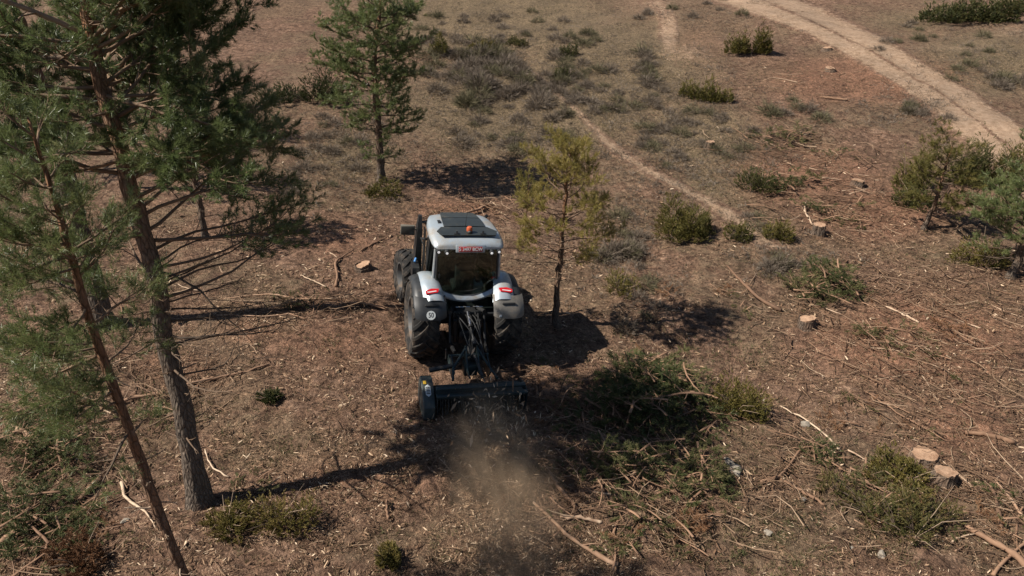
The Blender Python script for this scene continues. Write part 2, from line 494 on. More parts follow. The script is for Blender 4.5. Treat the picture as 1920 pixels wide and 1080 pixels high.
def zone_of(x, y, z):
    u, v, d = project(np.stack([x, y, z], -1))
    r = blobs(u, v, RED); g = blobs(u, v, GRASS); p = blobs(u, v, PALE)
    behind = (y < 4)
    r = np.where(behind, .5, r); g = np.where(behind, .2, g); p = np.where(behind, 0, p)
    g = np.maximum(g, np.clip(fbm(x * .45, y * .45, 3, 61) * 2.0 - .68, 0, .5))
    up = np.clip((-30 - v) / 100, 0, 1)
    g = np.maximum(g, .7 * up)
    return r, g, p

xs = lines(-420, 420, -13, 14, .11, 1.06)
ys = lines(-120, 700, 6.5, 24, .10, 1.03)
gx, gy = np.meshgrid(xs, ys)
gz = H(gx, gy)
near = np.clip(1 - (gy - 20) / 16, .25, 1) * (np.hypot(gx - TX, gy - TY) > .1)
gz = gz + near * (.15 * (fbm(gx * 2.6, gy * 2.6, 2, 31) - .5) + .115 * (fbm(gx * 5.5, gy * 5.5, 2, 41) - .5))
# wheel tracks pressed into the cleared soil behind the tractor
for sx in (-.95, .95):
    lx = (gx - TX) * math.cos(TYAW) + (gy - TY) * math.sin(TYAW) - sx
    ly = -(gx - TX) * math.sin(TYAW) + (gy - TY) * math.cos(TYAW)
    gz -= .035 * np.exp(-(lx / .28) ** 2) * np.clip(-ly / .4 + 1, 0, 1) * np.clip(1 - (-ly - 6) / 3, 0, 1)
acc = Acc()
ny, nx = gx.shape
ii = (np.arange(ny - 1)[:, None] * nx + np.arange(nx - 1)[None]).ravel()
acc.add(np.stack([gx, gy, gz], -1).reshape(-1, 3), None, np.stack([ii, ii + 1, ii + nx + 1, ii + nx], -1))
gme = acc.mesh('ground')
zr, zg, zp = zone_of(gx.ravel(), gy.ravel(), gz.ravel())
def set_zone(me, r, g, p):
    a = me.attributes.new('zone', 'FLOAT_COLOR', 'POINT')
    a.data.foreach_set('color', np.stack([r, g, p, np.ones_like(r)], -1).astype(np.float32).ravel())
set_zone(gme, zr, zg, zp)
tag(link('ground', gme, M['ground']), kind='structure')

def strip(name, left, right, lift=.035, cols=16, fade=.22, strength=1.0, ext=None, ruts=0, fade_ends=False, patch=0.0, mid_strip=0.0):
    """a worn track lying on the terrain between two edges traced on the ground"""
    L = ground(*np.array(left, float).T); Rr = ground(*np.array(right, float).T)
    if ext is not None:
        L = np.concatenate([L[:1] + np.array(ext), L]); Rr = np.concatenate([Rr[:1] + np.array(ext), Rr])
    def res(P, n=150):
        s = np.concatenate([[0], np.cumsum(np.linalg.norm(np.diff(P[:, :2], axis=0), axis=1))]); s /= s[-1]
        q = np.linspace(0, 1, n)
        out = np.stack([np.interp(q, s, P[:, k]) for k in (0, 1)], -1)
        for _ in range(6): out[1:-1] = (out[:-2] + out[1:-1] * 2 + out[2:]) / 4
        return out
    A, B = res(L), res(Rr)
    t = np.linspace(-fade, 1 + fade, cols + 1)
    P = A[:, None] * (1 - t)[None, :, None] + B[:, None] * t[None, :, None]
    m = np.clip(np.minimum((t + fade) / (2 * fade), (1 + fade - t) / (2 * fade)), 0, 1)
    edge = np.array([min(k, cols - k) for k in range(cols + 1)])
    off = np.where(edge == 0, -.05, lift)
    rut = -ruts * (np.exp(-((t - .28) / .09) ** 2) + np.exp(-((t - .72) / .09) ** 2))
    n_ = len(P); tq = np.linspace(0, 1, n_)[:, None]
    sink = .10 * np.clip(1 - np.minimum(tq, 1 - tq) / .04, 0, 1) if fade_ends else 0
    Z = H(P[..., 0], P[..., 1]) + off + rut - sink
    a = Acc(); n0, n1 = Z.shape
    ii = (np.arange(n0 - 1)[:, None] * n1 + np.arange(n1 - 1)[None]).ravel()
    a.add(np.concatenate([P, Z[..., None]], -1).reshape(-1, 3), None, np.stack([ii, ii + 1, ii + n1 + 1, ii + n1], -1))
    me = a.mesh(name)
    r, g, p = zone_of(P[..., 0].ravel(), P[..., 1].ravel(), Z.ravel())
    tt_ = np.linspace(0, 1, n0)[:, None]; endf = np.clip(np.minimum(tt_ / .12, (1 - tt_) / .12), 0, 1) if fade_ends else 1
    wob = (1 - mid_strip * np.exp(-((t - .5) / .10) ** 2))[None, :] - patch * vnoise(P[..., 0] * .9, P[..., 1] * .9, 77)
    mm = (np.broadcast_to(m, Z.shape) * endf * wob).ravel() * strength
    set_zone(me, r * (1 - mm), g * (1 - mm), np.maximum(p, mm))
    return tag(link(name, me, M['ground']), kind='structure')

strip('dirt_road', [(1330, -5), (1400, 22), (1480, 48), (1545, 78), (1610, 112), (1665, 146), (1720, 182), (1768, 220), (1812, 262), (1860, 310), (1930, 380)],
      [(1480, -5), (1540, 20), (1612, 56), (1690, 100), (1760, 140), (1830, 182), (1890, 225), (1945, 270), (2010, 330), (2090, 420), (2200, 520)], ext=(-8, 14, 0), strength=1.35, ruts=.015, fade=.2, patch=.2, lift=.05, mid_strip=.66)
strip('footpath', [(985, 128), (1024, 163), (1062, 196), (1100, 238), (1140, 280), (1190, 314), (1240, 340), (1296, 370), (1345, 402), (1392, 436), (1440, 480), (1490, 525)],
      [(993, 128), (1034, 163), (1076, 198), (1118, 238), (1166, 282), (1224, 318), (1274, 344), (1328, 373), (1384, 402), (1436, 435), (1486, 475), (1536, 515)], cols=14, fade=.5, strength=1.0, fade_ends=True, patch=.42)
strip('wheel_track', [(1236, 84), (1238, 62), (1240, 40), (1228, 16), (1210, -6)], [(1268, 84), (1266, 62), (1264, 40), (1252, 16), (1236, -6)], cols=10, fade=.4, strength=.72, fade_ends=True, patch=.4)

# ------------------------------------------------------------------ trees
def gen_branch(ba, sh, start, d, length, r0, g, n_sub=8, foliage=True, droop=0.0, wig=.12, bare=.3, tint=.4, shoot=.14, dens=1.0, subsides=4, sublen=.5, upturn=.25):
    n = 8
    d = norm(d); pts = [np.array(start, float)]
    dd = d.copy()
    for i in range(n - 1):
        f = i / (n - 1)
        dd = norm(dd + g.normal(0, wig, 3) * np.array([1, 1, .6]) + np.array([0, 0, (-droop + (droop + upturn) * f) * .35]))
        pts.append(pts[-1] + dd * length / (n - 1))
    pts = np.array(pts)
    q = np.linspace(0, 1, n)
    rad = r0 * (1 - q) ** .8 * .92 + .004
    tube(ba, pts, rad, 6 if r0 > .02 else 5, tint + g.normal(0, .08), True)
    for k in range(n_sub):
        t = bare + (1 - bare) * ((k + g.uniform(.1, .9)) / n_sub)
        x = t * (n - 1); i = min(int(x), n - 2); f = x - i
        p = pts[i] * (1 - f) + pts[i + 1] * f
        ax = norm(pts[i + 1] - pts[i])
        lat = norm(np.cross(ax, [0, 0, 1.])) * (1 if k % 2 else -1)
        a = R(g.uniform(32, 62))
        sd_ = norm(ax * math.cos(a) + lat * math.sin(a) + np.array([0, 0, g.normal(.12, .22)]))
        sl = length * (sublen * (1 - t) + .13) * g.uniform(.6, 1.2)
        m = 5; sp = [p]; dd = sd_.copy()
        for j in range(m - 1):
            dd = norm(dd + g.normal(0, .17, 3) + np.array([0, 0, .07 if foliage else -.03]))
            sp.append(sp[-1] + dd * sl / (m - 1))
        sp = np.array(sp)
        sr = max(.0035, np.interp(t, q, rad) * .5)
        tube(ba, sp, np.linspace(sr, .0025, m), subsides, tint + g.normal(.08, .1), False)
        if foliage:
            ns = max(3, int(dens * sl / .048))
            tt = .22 + .78 * g.uniform(0, 1, ns) ** .8
            xi = tt * (m - 1); ix = np.minimum(xi.astype(int), m - 2); fr = (xi - ix)[:, None]
            pp = sp[ix] * (1 - fr) + sp[ix + 1] * fr
            dv = norm(norm(sp[ix + 1] - sp[ix]) + g.normal(0, .55, (ns, 3)) + np.array([0, 0, .28]))
            sh.append(np.concatenate([pp, dv, np.full((ns, 1), shoot) * g.uniform(.7, 1.25, (ns, 1)), np.full((ns, 1), np.clip(g.normal(.5, .12), 0, 1))], 1))
        else:
            for j in range(g.integers(1, 4)):
                x2 = g.uniform(.3, .9) * (m - 1); i2 = min(int(x2), m - 2)
                p2 = sp[i2] + (sp[i2 + 1] - sp[i2]) * (x2 - i2)
                d2 = norm(norm(sp[i2 + 1] - sp[i2]) + g.normal(0, .6, 3))
                e = p2 + d2 * sl * .35
                tube(ba, np.array([p2, (p2 + e) / 2 + g.normal(0, .02, 3), e]), [.004, .003, .002], 3, tint + .1, False)
    return pts

def pine(label, trunk, rad, spec, cat='pine tree', group=None, foliage='pine', name='pine_tree', k=22, nl=.075, nw=.006, seed=1, tint0=0, bark_lo=0.0, bark_hi=1.0, sides=12, jog=.03, tint_shift=0.0):
    """spec: list of dicts (z range along trunk, count, length, elevation...); children: trunk, each main branch, crown"""
    g = np.random.default_rng(seed)
    trunk = np.asarray(trunk, float)
    root = empty(name, trunk[0]); o0 = trunk[0].copy()
    tag(root, label, cat, group)
    s = np.concatenate([[0], np.cumsum(np.linalg.norm(np.diff(trunk, axis=0), axis=1))]); s /= s[-1]
    q = np.linspace(0, 1, 30)
    tp = np.stack([np.interp(q, s, trunk[:, i]) for i in range(3)], -1)
    for _ in range(2): tp[1:-1] = (tp[:-2] + 2 * tp[1:-1] + tp[2:]) / 4
    tp[1:-1] += g.normal(0, jog * .5, (28, 3)) * np.array([1, 1, 0])
    tr = np.interp(q, np.linspace(0, 1, len(rad)), rad)
    tr[0] *= 1.35; tr[1] *= 1.08
    tp2 = np.concatenate([tp[:1] - [[0, 0, .25]], tp]); tr2 = np.concatenate([[tr[0] * 1.3], tr])
    v, f3, f4 = tube_arr(tp2, tr2, sides)
    nv = len(tp2) * sides
    cen = np.repeat(tp2, sides, axis=0); ang = np.tile(np.arange(sides), len(tp2)); hh = np.repeat(np.arange(len(tp2)), sides)
    v[:nv] += (v[:nv] - cen) * ((vnoise(ang * 1.7, hh * .9, seed) - .5) * .28)[:, None]
    tt = np.clip(np.concatenate([np.repeat(np.linspace(bark_lo, bark_hi, len(tp2)), sides), [bark_lo, bark_hi]]), 0, 1)
    ta = Acc(); ta.add(v - o0, f3, f4, tt)
    link('trunk', ta.mesh('trunk'), M['bark'], root)
    sh = []
    for sp in spec:
        for b in range(sp['n']):
            t = sp['t'][0] + (sp['t'][1] - sp['t'][0]) * (b + g.uniform(0, 1)) / sp['n']
            x = t * 29; i = min(int(x), 28)
            p = tp[i] + (tp[i + 1] - tp[i]) * (x - i)
            az = g.uniform(*sp['az']) if 'az' in sp else b * 137.5 + g.uniform(-30, 30) + sp.get('a0', 0)
            az = R(az)
            el = R(g.uniform(*sp['el']))
            ln = g.uniform(*sp['len']) * (sp['prof'](t) if 'prof' in sp else 1)
            ba = Acc()
            r0 = sp.get('r', .022) * (ln / np.mean(sp['len'])) ** .8
            gen_branch(ba, sh, p - o0, [math.cos(az) * math.cos(el), math.sin(az) * math.cos(el), math.sin(el)], ln, min(r0, tr[i] * .62), g,
                       sp.get('sub', 8), sp.get('fol', True), sp.get('droop', .1), sp.get('wig', .12), sp.get('bare', .3), sp.get('tint', .35), sp.get('shoot', .14), sp.get('dens', 1.0), sp.get('ss', 4), sp.get('sublen', .5), sp.get('up', .25))
            link('branch' if sp.get('fol', True) else 'dead_branch', ba.mesh('branch'), M['branch'], root)
    if sh:
        S = np.concatenate(sh)
        ca = Acc()
        needles(ca, S[:, :3], S[:, 3:6], S[:, 6], k, nl, nw, tint=np.clip(S[:, 7] + tint_shift, 0, 1), seed=seed + 5)
        link('crown', ca.mesh('crown', False), M[foliage], root)['kind'] = 'stuff'
    return root

def trunk_px(px, Y=None, base=None):
    """trunk from picture points, standing in the vertical plane at the base's distance"""
    b = G(*px[0]) if base is None else np.array(base)
    Yv = b[1] if Y is None else Y
    return np.array([b] + [at_y(x, y, Yv) for x, y in px[1:]])

# the tall pine beside the tractor, nearest to the left
_px = [(375, 945), (350, 800), (320, 680), (295, 540), (265, 420), (232, 300), (202, 210), (182, 140), (168, 40)]
_b = G(*_px[0])
t1 = np.array([_b] + [at_y(x, y, _b[1] + 1.25 * (945 - y) / 905) for x, y in _px[1:]])      # leans a little away
t1 = np.concatenate([t1, [t1[-1] + [-.05, .1, 1.2], t1[-1] + [.05, .2, 2.2]]])
pine('tall pine with grey trunk and wide dark crown, standing upright beside the tractor', t1, [.185, .160, .148, .136, .122, .108, .092, .07, .035],
     [dict(t=(.10, .44), n=18, len=(.25, .7), el=(-10, 25), fol=False, r=.016, sub=2, tint=.55, droop=.1),
      dict(t=(.24, .44), n=11, len=(1.2, 2.3), el=(-8, 18), az=(-50, 60), fol=False, r=.018, sub=9, tint=.3, droop=.15, sublen=.42, wig=.2),
      dict(t=(.26, .48), n=6, len=(1.0, 1.9), el=(-5, 20), az=(110, 250), fol=False, r=.02, sub=5, tint=.5, droop=.1),
      dict(t=(.46, .58), n=7, len=(1.8, 2.7), el=(0, 16), az=(15, 90), r=.026, sub=13, bare=.36, droop=.2, tint=.5, dens=.85, wig=.17),
      dict(t=(.36, .46), n=5, len=(1.9, 2.8), el=(0, 14), az=(5, 75), r=.020, sub=11, bare=.6, droop=.2, tint=.35, dens=.5, wig=.17),
      dict(t=(.56, .76), n=18, len=(1.8, 2.9), el=(0, 24), az=(75, 235), r=.028, sub=16, bare=.22, droop=.2, tint=.55, dens=1.35, wig=.17),
      dict(t=(.56, .84), n=19, len=(1.9, 2.9), el=(5, 32), az=(-35, 85), r=.030, sub=18, bare=.2, wig=.17, droop=.12, tint=.62, dens=1.3),
      dict(t=(.62, .92), n=4, len=(1.0, 1.6), el=(5, 30), az=(-95, -40), r=.022, wig=.17, sub=11, bare=.3, droop=.1, tint=.62, dens=.9),
      dict(t=(.70, .97), n=17, len=(1.4, 2.5), el=(8, 45), az=(-40, 220), r=.034, sub=13, bare=.2, droop=.0, tint=.65, dens=.95, prof=lambda t: 1.25 - .75 * (t - .7) / .3)],
     k=25, nl=.09, nw=.009, seed=11, bark_lo=-.55, bark_hi=1.2, foliage='pine_blue', sides=16)

# slender leaning pine in the left foreground, foot below the frame
b2 = G(392, 1190)
t2 = np.array([b2] + [at_y(x, y, b2[1]) for x, y in [(345, 1080), (290, 940), (240, 800), (205, 700), (165, 600), (140, 500), (112, 400), (80, 300), (52, 220)]])
pine('slender leaning pine with reddish flaking trunk in the near corner', t2, [.075, .07, .068, .064, .06, .055, .05, .042, .03, .012],
     [dict(t=(.12, .46), n=13, len=(.10, .4), el=(-25, 20), fol=False, r=.008, sub=2, tint=.8, droop=.1),
      dict(t=(.47, .64), n=11, len=(.6, 1.2), el=(-12, 20), az=(95, 275), r=.016, sub=11, bare=.25, droop=.25, tint=.55, dens=.9),
      dict(t=(.56, .84), n=18, len=(.75, 1.3), el=(0, 35), az=(85, 285), r=.015, sub=13, bare=.18, droop=.1, tint=.55, dens=1.35, wig=.16),
      dict(t=(.76, .98), n=16, len=(.5, 1.0), el=(15, 55), r=.013, sub=9, bare=.15, droop=0, tint=.55, dens=1.3)],
     k=24, nl=.075, nw=.0055, seed=23, bark_lo=.25, bark_hi=.9, sides=10, jog=.006, tint_shift=.08, foliage='pine')

# thick trunk partly hidden behind the slender pine
t3 = trunk_px([(196, 612), (180, 555), (162, 490), (140, 410), (118, 320), (100, 240)])
t3 = np.concatenate([t3, [t3[-1] + [-.15, .1, 1.8], t3[-1] + [-.2, .2, 3.6]]])
pine('thick dark pine trunk with root flare, half hidden behind the leaning pine', t3, [.27, .25, .24, .225, .20, .16, .10, .04],
     [dict(t=(.25, .62), n=5, len=(.5, 1.2), el=(-10, 20), fol=False, r=.02, sub=3, tint=.3),
      dict(t=(.70, .98), n=11, len=(.8, 1.3), el=(5, 40), r=.024, sub=9, bare=.3, tint=.45, dens=.7, prof=lambda t: 1.3 - .8 * (t - .6) / .4)],
     k=18, nl=.085, nw=.010, seed=31, bark_lo=-.2, bark_hi=.7, foliage='pine_blue')

# pines behind the tall one, mostly covered by it
for (bx, by, h, seed, lab) in [(386, 446, 4.6, 41, 'thin pine seen through the lower branches of the tall pine'),
                               (250, 352, 6.0, 43, 'pine standing behind the crown of the tall pine, low on the slope'),
                               (330, 268, 5.2, 47, 'pine behind the tall pine, its shade crossing the grass'),
                               (70, 330, 7.5, 48, 'pine behind the leaning pine at the edge of the picture')]:
    b = G(bx, by)
    tp = np.array([b, b + [.03, 0, h * .3], b + [-.05, .05, h * .65], b + [0, 0, h]])
    pine(lab, tp, [.10, .085, .06, .015],
         [dict(t=(.12, .4), n=7, len=(.7, 1.3), el=(-12, 15), fol=False, r=.014, sub=5, tint=.25),
          dict(t=(.30, .98), n=26, len=(1.0, 1.8), el=(0, 35), r=.02, sub=10, bare=.25, tint=.4, dens=.8, prof=lambda t: 1.3 - .95 * (t - .3) / .7)],
         k=18, nl=.095, nw=.014, seed=seed, bark_lo=-.1, bark_hi=.8, foliage='pine_blue', sides=8)

# solitary pine behind the cab
b = G(716, 341)
t6 = np.array([b, at_y(711, 270, b[1]), at_y(707, 200, b[1]), at_y(700, 110, b[1]), at_y(712, 30, b[1]), at_y(718, -45, b[1])])
pine('solitary pine with layered dark green crown on the slope behind the cab', t6, [.155, .125, .11, .095, .06, .015],
     [dict(t=(.10, .30), n=5, len=(.5, 1.0), el=(-10, 15), fol=False, r=.014, sub=4, tint=.35),
      dict(t=(.10, .26), n=7, len=(.6, 1.2), el=(-8, 10), r=.016, sub=8, bare=.2, tint=.35, dens=1.0),
      dict(t=(.24, .48), n=19, len=(1.2, 2.0), el=(-6, 14), r=.026, sub=11, bare=.3, droop=.15, tint=.35, dens=1.0),
      dict(t=(.46, .82), n=30, len=(1.4, 2.3), el=(0, 28), r=.03, sub=14, bare=.2, droop=.08, tint=.42, dens=1.15),
      dict(t=(.78, .98), n=14, len=(.7, 1.7), el=(15, 50), r=.02, sub=10, bare=.15, tint=.45, dens=1.0, prof=lambda t: 1.2 - .9 * (t - .78) / .2)],
     k=17, nl=.09, nw=.014, seed=53, bark_lo=0, bark_hi=.9, tint_shift=.08)

# young yellowish pine beside the tractor
b = G(1044, 612)
t7 = np.array([b, at_y(1040, 575, b[1]), at_y(1050, 500, b[1]), at_y(1056, 420, b[1]), at_y(1062, 345, b[1]), at_y(1072, 275, b[1])])
pine('young pine with thin yellow-green crown standing just right of the tractor', t7, [.095, .075, .07, .058, .038, .008],
     [dict(t=(.28, .62), n=16, len=(.9, 1.5), el=(5, 28), fol=False, r=.012, sub=6, tint=.62, droop=.1, up=.1),
      dict(t=(.36, .66), n=18, len=(.95, 1.5), el=(6, 30), r=.012, sub=9, bare=.5, tint=.6, dens=.8),
      dict(t=(.60, .88), n=18, len=(.9, 1.4), el=(15, 45), r=.013, sub=9, bare=.36, tint=.6, dens=.68),
      dict(t=(.82, .99), n=11, len=(.4, .85), el=(35, 65), r=.010, sub=7, bare=.15, tint=.6, dens=1.1)],
     k=24, nl=.095, nw=.010, seed=61, bark_lo=.0, bark_hi=1.1, foliage='pine_yellow', sides=10, tint_shift=.28)
b = G(985, 418)
pine('knee-high pine sapling with yellow tips in front of the long crown shadow', np.array([b, b + [.05, 0, .7], b + [.1, 0, 1.5]]), [.03, .022, .006],
     [dict(t=(.25, .97), n=13, len=(.35, .7), el=(15, 50), r=.009, sub=6, bare=.2, tint=.6, dens=1.0)],
     k=20, nl=.085, nw=.009, seed=67, bark_lo=.5, bark_hi=1, foliage='pine_yellow', sides=6, name='pine_sapling', cat='sapling')

# pines at the right edge
b = G(1732, 430)
t8 = np.array([b, at_y(1752, 385, b[1]), at_y(1768, 330, b[1]), at_y(1785, 275, b[1])])
pine('small leaning pine with bare lower trunk, in front of the junipers by the road', t8, [.085, .07, .05, .015],
     [dict(t=(.32, .7), n=16, len=(.9, 1.6), el=(-5, 18), r=.016, sub=10, bare=.2, tint=.4, dens=1.1),
      dict(t=(.66, .99), n=12, len=(.5, 1.1), el=(10, 50), r=.012, sub=8, bare=.15, tint=.4, dens=.9)],
     k=18, nl=.09, nw=.012, seed=71, foliage='juniper_yellow', sides=8, tint_shift=-.1)
b = G(1895, 520)
t9 = np.array([b, b + [.15, .1, 1.2], b + [.25, .2, 2.4], b + [.35, .3, 3.9]])
pine('bushy pine reaching the ground at the right edge of the picture', t9, [.12, .10, .07, .02],
     [dict(t=(.08, .25), n=8, len=(.8, 1.4), el=(-12, 12), fol=False, r=.016, sub=6, tint=.35),
      dict(t=(.20, .62), n=28, len=(1.3, 2.0), el=(0, 25), r=.024, sub=11, bare=.22, tint=.4, dens=1.0),
      dict(t=(.6, .99), n=17, len=(.6, 1.4), el=(10, 50), r=.018, sub=9, bare=.15, tint=.45, dens=1.0)],
     k=20, nl=.09, nw=.011, seed=73, foliage='pine', sides=8, tint_shift=.12)

# ------------------------------------------------------------------ juniper bushes
def juniper(label, px, py, w, h, seed, mat='juniper', n=420, k=16, lean=0, lobes=None, nl=.045, nw=.012, group=None, stems=10, name='juniper_bush', cat='bush', tint0=.5, loc=None):
    g = np.random.default_rng(seed)
    b = G(px, py) if loc is None else np.array(loc)
    root = empty(name, b); tag(root, label, cat, group)
    sa = Acc(); P = []; D = []; Lh = []; T = []
    lobes = lobes or [(0, 0, w, h, 1.0)]
    sub = []
    for (ox, oy, lw, lh, wt) in lobes:                    # broken up into uneven sub-clumps
        for q_ in range(4):
            a_ = q_ * 1.7 + g.uniform(-.6, .6); d_ = g.uniform(.12, .34) * lw
            sub.append((ox + math.cos(a_) * d_, oy + math.sin(a_) * d_, lw * g.uniform(.40, .68), lh * g.uniform(.5, 1.08), wt * g.uniform(.6, 1.1)))
    lobes = sub; stems = max(3, stems // 3)
    tot = sum(l[2] * l[3] * l[4] for l in lobes)
    for (ox, oy, lw, lh, wt) in lobes:
        m = max(30, int(1.5 * n * lw * lh * wt / tot))
        az = g.uniform(0, 2 * math.pi, m); u = g.uniform(0, 1, m) ** .6
        ph = np.arccos(1 - u * 1.0)                       # 0 = up
        clump = vnoise(np.cos(az) * 2.2 + 5 + ph * 2, np.sin(az) * 2.2 + 5 - ph, seed)
        rr = (.48 + .8 * clump) * g.uniform(.35, 1.0, m) ** .4
        x = ox + np.cos(az) * np.sin(ph) * rr * lw * .5; y = oy + np.sin(az) * np.sin(ph) * rr * lw * .5
        z = np.maximum(.03, np.cos(ph) * rr * lh) + .04
        p = np.stack([x, y, z], -1)
        d = norm(np.stack([np.cos(az) * np.sin(ph), np.sin(az) * np.sin(ph), np.full(m, .85)], -1) + g.normal(0, .3, (m, 3)))
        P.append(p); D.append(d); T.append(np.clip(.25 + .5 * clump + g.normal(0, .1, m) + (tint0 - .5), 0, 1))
        for _ in range(stems):
            a = g.uniform(0, 6.28); e = np.array([ox + math.cos(a) * lw * .33, oy + math.sin(a) * lw * .33, lh * g.uniform(.4, .8)])
            mid = np.array([ox * .6, oy * .6, 0]) * .5 + e * np.array([.35, .35, .5])
            tube(sa, np.array([[ox * .4, oy * .4, -.05], mid, e * [.9, .9, .8]]), [.018, .011, .003], 4, .22 + g.normal(0, .08), False)
    for _ in range(5):
        a = g.uniform(0, 6.28); e = np.array([math.cos(a) * w * .5, math.sin(a) * w * .5, h * g.uniform(.45, 1.05)])
        tube(sa, np.array([[0, 0, -.03], e * [.45, .45, .6] + g.normal(0, .03, 3), e]), [.010, .007, .003], 4, .85, False)
    P = np.concatenate(P); D = np.concatenate(D); T = np.concatenate(T)
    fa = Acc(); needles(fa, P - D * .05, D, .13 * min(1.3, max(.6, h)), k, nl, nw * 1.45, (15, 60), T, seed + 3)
    link('stems', sa.mesh('stems'), M['branch'], root)
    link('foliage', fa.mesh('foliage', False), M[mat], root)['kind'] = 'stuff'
    return root

juniper('round bright green juniper bush beside the footpath', 1286, 440, 2.0, 1.35, 101, 'juniper_yellow', 1500, 18, tint0=.42, nw=.013)
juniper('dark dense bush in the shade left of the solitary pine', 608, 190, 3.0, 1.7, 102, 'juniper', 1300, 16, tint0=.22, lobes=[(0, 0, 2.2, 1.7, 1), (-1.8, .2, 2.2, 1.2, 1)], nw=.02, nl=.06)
juniper('two-lobed upright juniper below the road bend', 1408, 100, 2.2, 2.0, 103, 'juniper_yellow', 1300, 16, lobes=[(-.75, 0, 1.7, 1.15, 1), (.55, 0, 1.25, 2.3, 1.2)], tint0=.38, nw=.02, nl=.06)
juniper('ragged spreading juniper left of the reddish clearing', 1326, 188, 2.2, 1.2, 104, 'juniper_yellow', 900, 16, lobes=[(-.7, .3, 1.3, .9, 1), (.1, 0, 1.1, 1.25, 1), (.6, -.3, 1.3, .7, .8)], tint0=.42, nw=.02, nl=.06)
juniper('big dark juniper above the road in the upper corner', 1815, 40, 6.0, 2.6, 105, 'juniper', 1800, 16, lobes=[(-2, 0, 3.2, 1.7, 1), (.4, 0, 3.4, 2.3, 1), (2.0, 0, 2.4, 2.0, 1)], tint0=.4, nw=.035, nl=.09)
juniper('dark bush cut off by the upper right corner', 1925, 25, 3.6, 2.4, 106, 'juniper', 700, 16, tint0=.38, nw=.035, nl=.09)
juniper('tall dark juniper beside the end of the road', 1832, 345, 2.6, 2.6, 107, 'juniper', 1500, 18, lobes=[(-.5, 0, 1.6, 2.3, 1), (.5, .2, 1.7, 2.7, 1)], tint0=.42, nw=.015, nl=.05)
juniper('yellowish juniper behind the bushy pine at the right edge', 1895, 350, 2.2, 2.4, 108, 'juniper_yellow', 900, 18, tint0=.45, nw=.015, nl=.05)
juniper('narrow leaning juniper with a bare grey stem next to the stripped brush', 1702, 352, 1.6, 2.1, 109, 'juniper_yellow', 800, 16, lobes=[(-.25, 0, 1.2, 1.6, 1), (.35, 0, 1.0, 2.2, 1)], tint0=.45, nw=.014, nl=.05)
juniper('low dark juniper under the narrow leaning one', 1708, 385, 1.9, .9, 110, 'juniper', 500, 16, tint0=.4, nw=.014, nl=.05)
juniper('low yellow-green shrub at the foot of the bushy right-hand pine', 1832, 492, 1.9, .85, 111, 'juniper_yellow', 600, 18, tint0=.55, nw=.012)
juniper('small green cut bush in the middle of the brush on the right slope', 1425, 355, 1.5, .85, 112, 'juniper', 500, 18, tint0=.5, nw=.014)
juniper('small upright green bush in front of the barked stump', 1455, 447, 1.0, 1.0, 113, 'juniper_yellow', 420, 18, tint0=.45, nw=.012)
juniper('yellow rounded shrub in full sun right of the big brush pile', 1376, 775, 1.45, .85, 114, 'juniper_yellow', 900, 20, tint0=.5, nw=.009, nl=.04)
juniper('yellow-green juniper at the foot of the tall pine', 425, 985, 1.0, .5, 115, 'juniper_yellow', 420, 22, tint0=.66, nw=.007, nl=.035)
juniper('straggly yellow-green juniper with bare stem, right of the pine foot', 520, 985, 1.25, .7, 116, 'juniper_yellow', 420, 22, tint0=.72, nw=.007, nl=.035, lobes=[(-.2, .1, .8, .6, 1), (.35, 0, .8, .8, 1)])
juniper('small yellow-green sprig at the lower edge left of the dust', 728, 1055, .55, .45, 117, 'juniper_yellow', 300, 22, tint0=.6, nw=.007, nl=.035)
juniper('little dark green tuft in the middle of the shaded clearing', 505, 752, .5, .28, 118, 'juniper', 220, 20, tint0=.3, nw=.008, nl=.04)
juniper('large half-dead juniper with grey stems in the lower right', 1712, 1010, 1.8, 1.1, 119, 'juniper', 800, 22, lobes=[(-.1, .2, 1.4, 1.15, 1), (-.9, .9, 1.2, .5, .8), (.6, .5, .9, .8, .5)], tint0=.70, nw=.008, nl=.04, stems=16)
juniper('brown-tipped low juniper above the pale stump slice', 1690, 905, 1.5, .6, 120, 'juniper_yellow', 600, 20, tint0=.5, nw=.009, nl=.04)
juniper('yellow bush at the edge of the grey heath', 905, 92, 1.6, .75, 121, 'juniper_yellow', 420, 14, tint0=.6, nw=.02, nl=.06)
juniper('upright olive bush beside the solitary pine crown', 826, 100, 1.1, 1.3, 122, 'juniper_yellow', 420, 14, tint0=.35, nw=.02, nl=.06)
juniper('low green bush in the middle of the heath', 970, 85, 1.5, .6, 123, 'juniper', 300, 14, tint0=.6, nw=.02, nl=.06)
juniper('dark bush on the bank above the footpath', 1062, 105, 1.1, .8, 124, 'juniper', 300, 14, tint0=.35, nw=.02, nl=.06)
juniper('small dark bush under the bank', 1060, 145, 1.3, .6, 125, 'juniper', 260, 14, tint0=.4, nw=.02, nl=.06)
juniper('low spreading yellow shrub at the foot of the solitary pine', 712, 362, 1.9, .5, 126, 'juniper_yellow', 420, 18, tint0=.45, nw=.014)
juniper('ragged olive bush with brown side beside the round juniper', 1385, 445, 1.2, .65, 127, 'juniper_yellow', 380, 16, tint0=.3, nw=.013)
juniper('thin yellowish bush under the young pine', 1165, 545, 1.2, .7, 128, 'juniper_yellow', 240, 16, tint0=.55, nw=.011)
juniper('dark brown-green shrub in the lower left corner', 150, 1060, .9, .6, 129, 'slash_rust', 500, 22, tint0=.35, nw=.007, nl=.035)

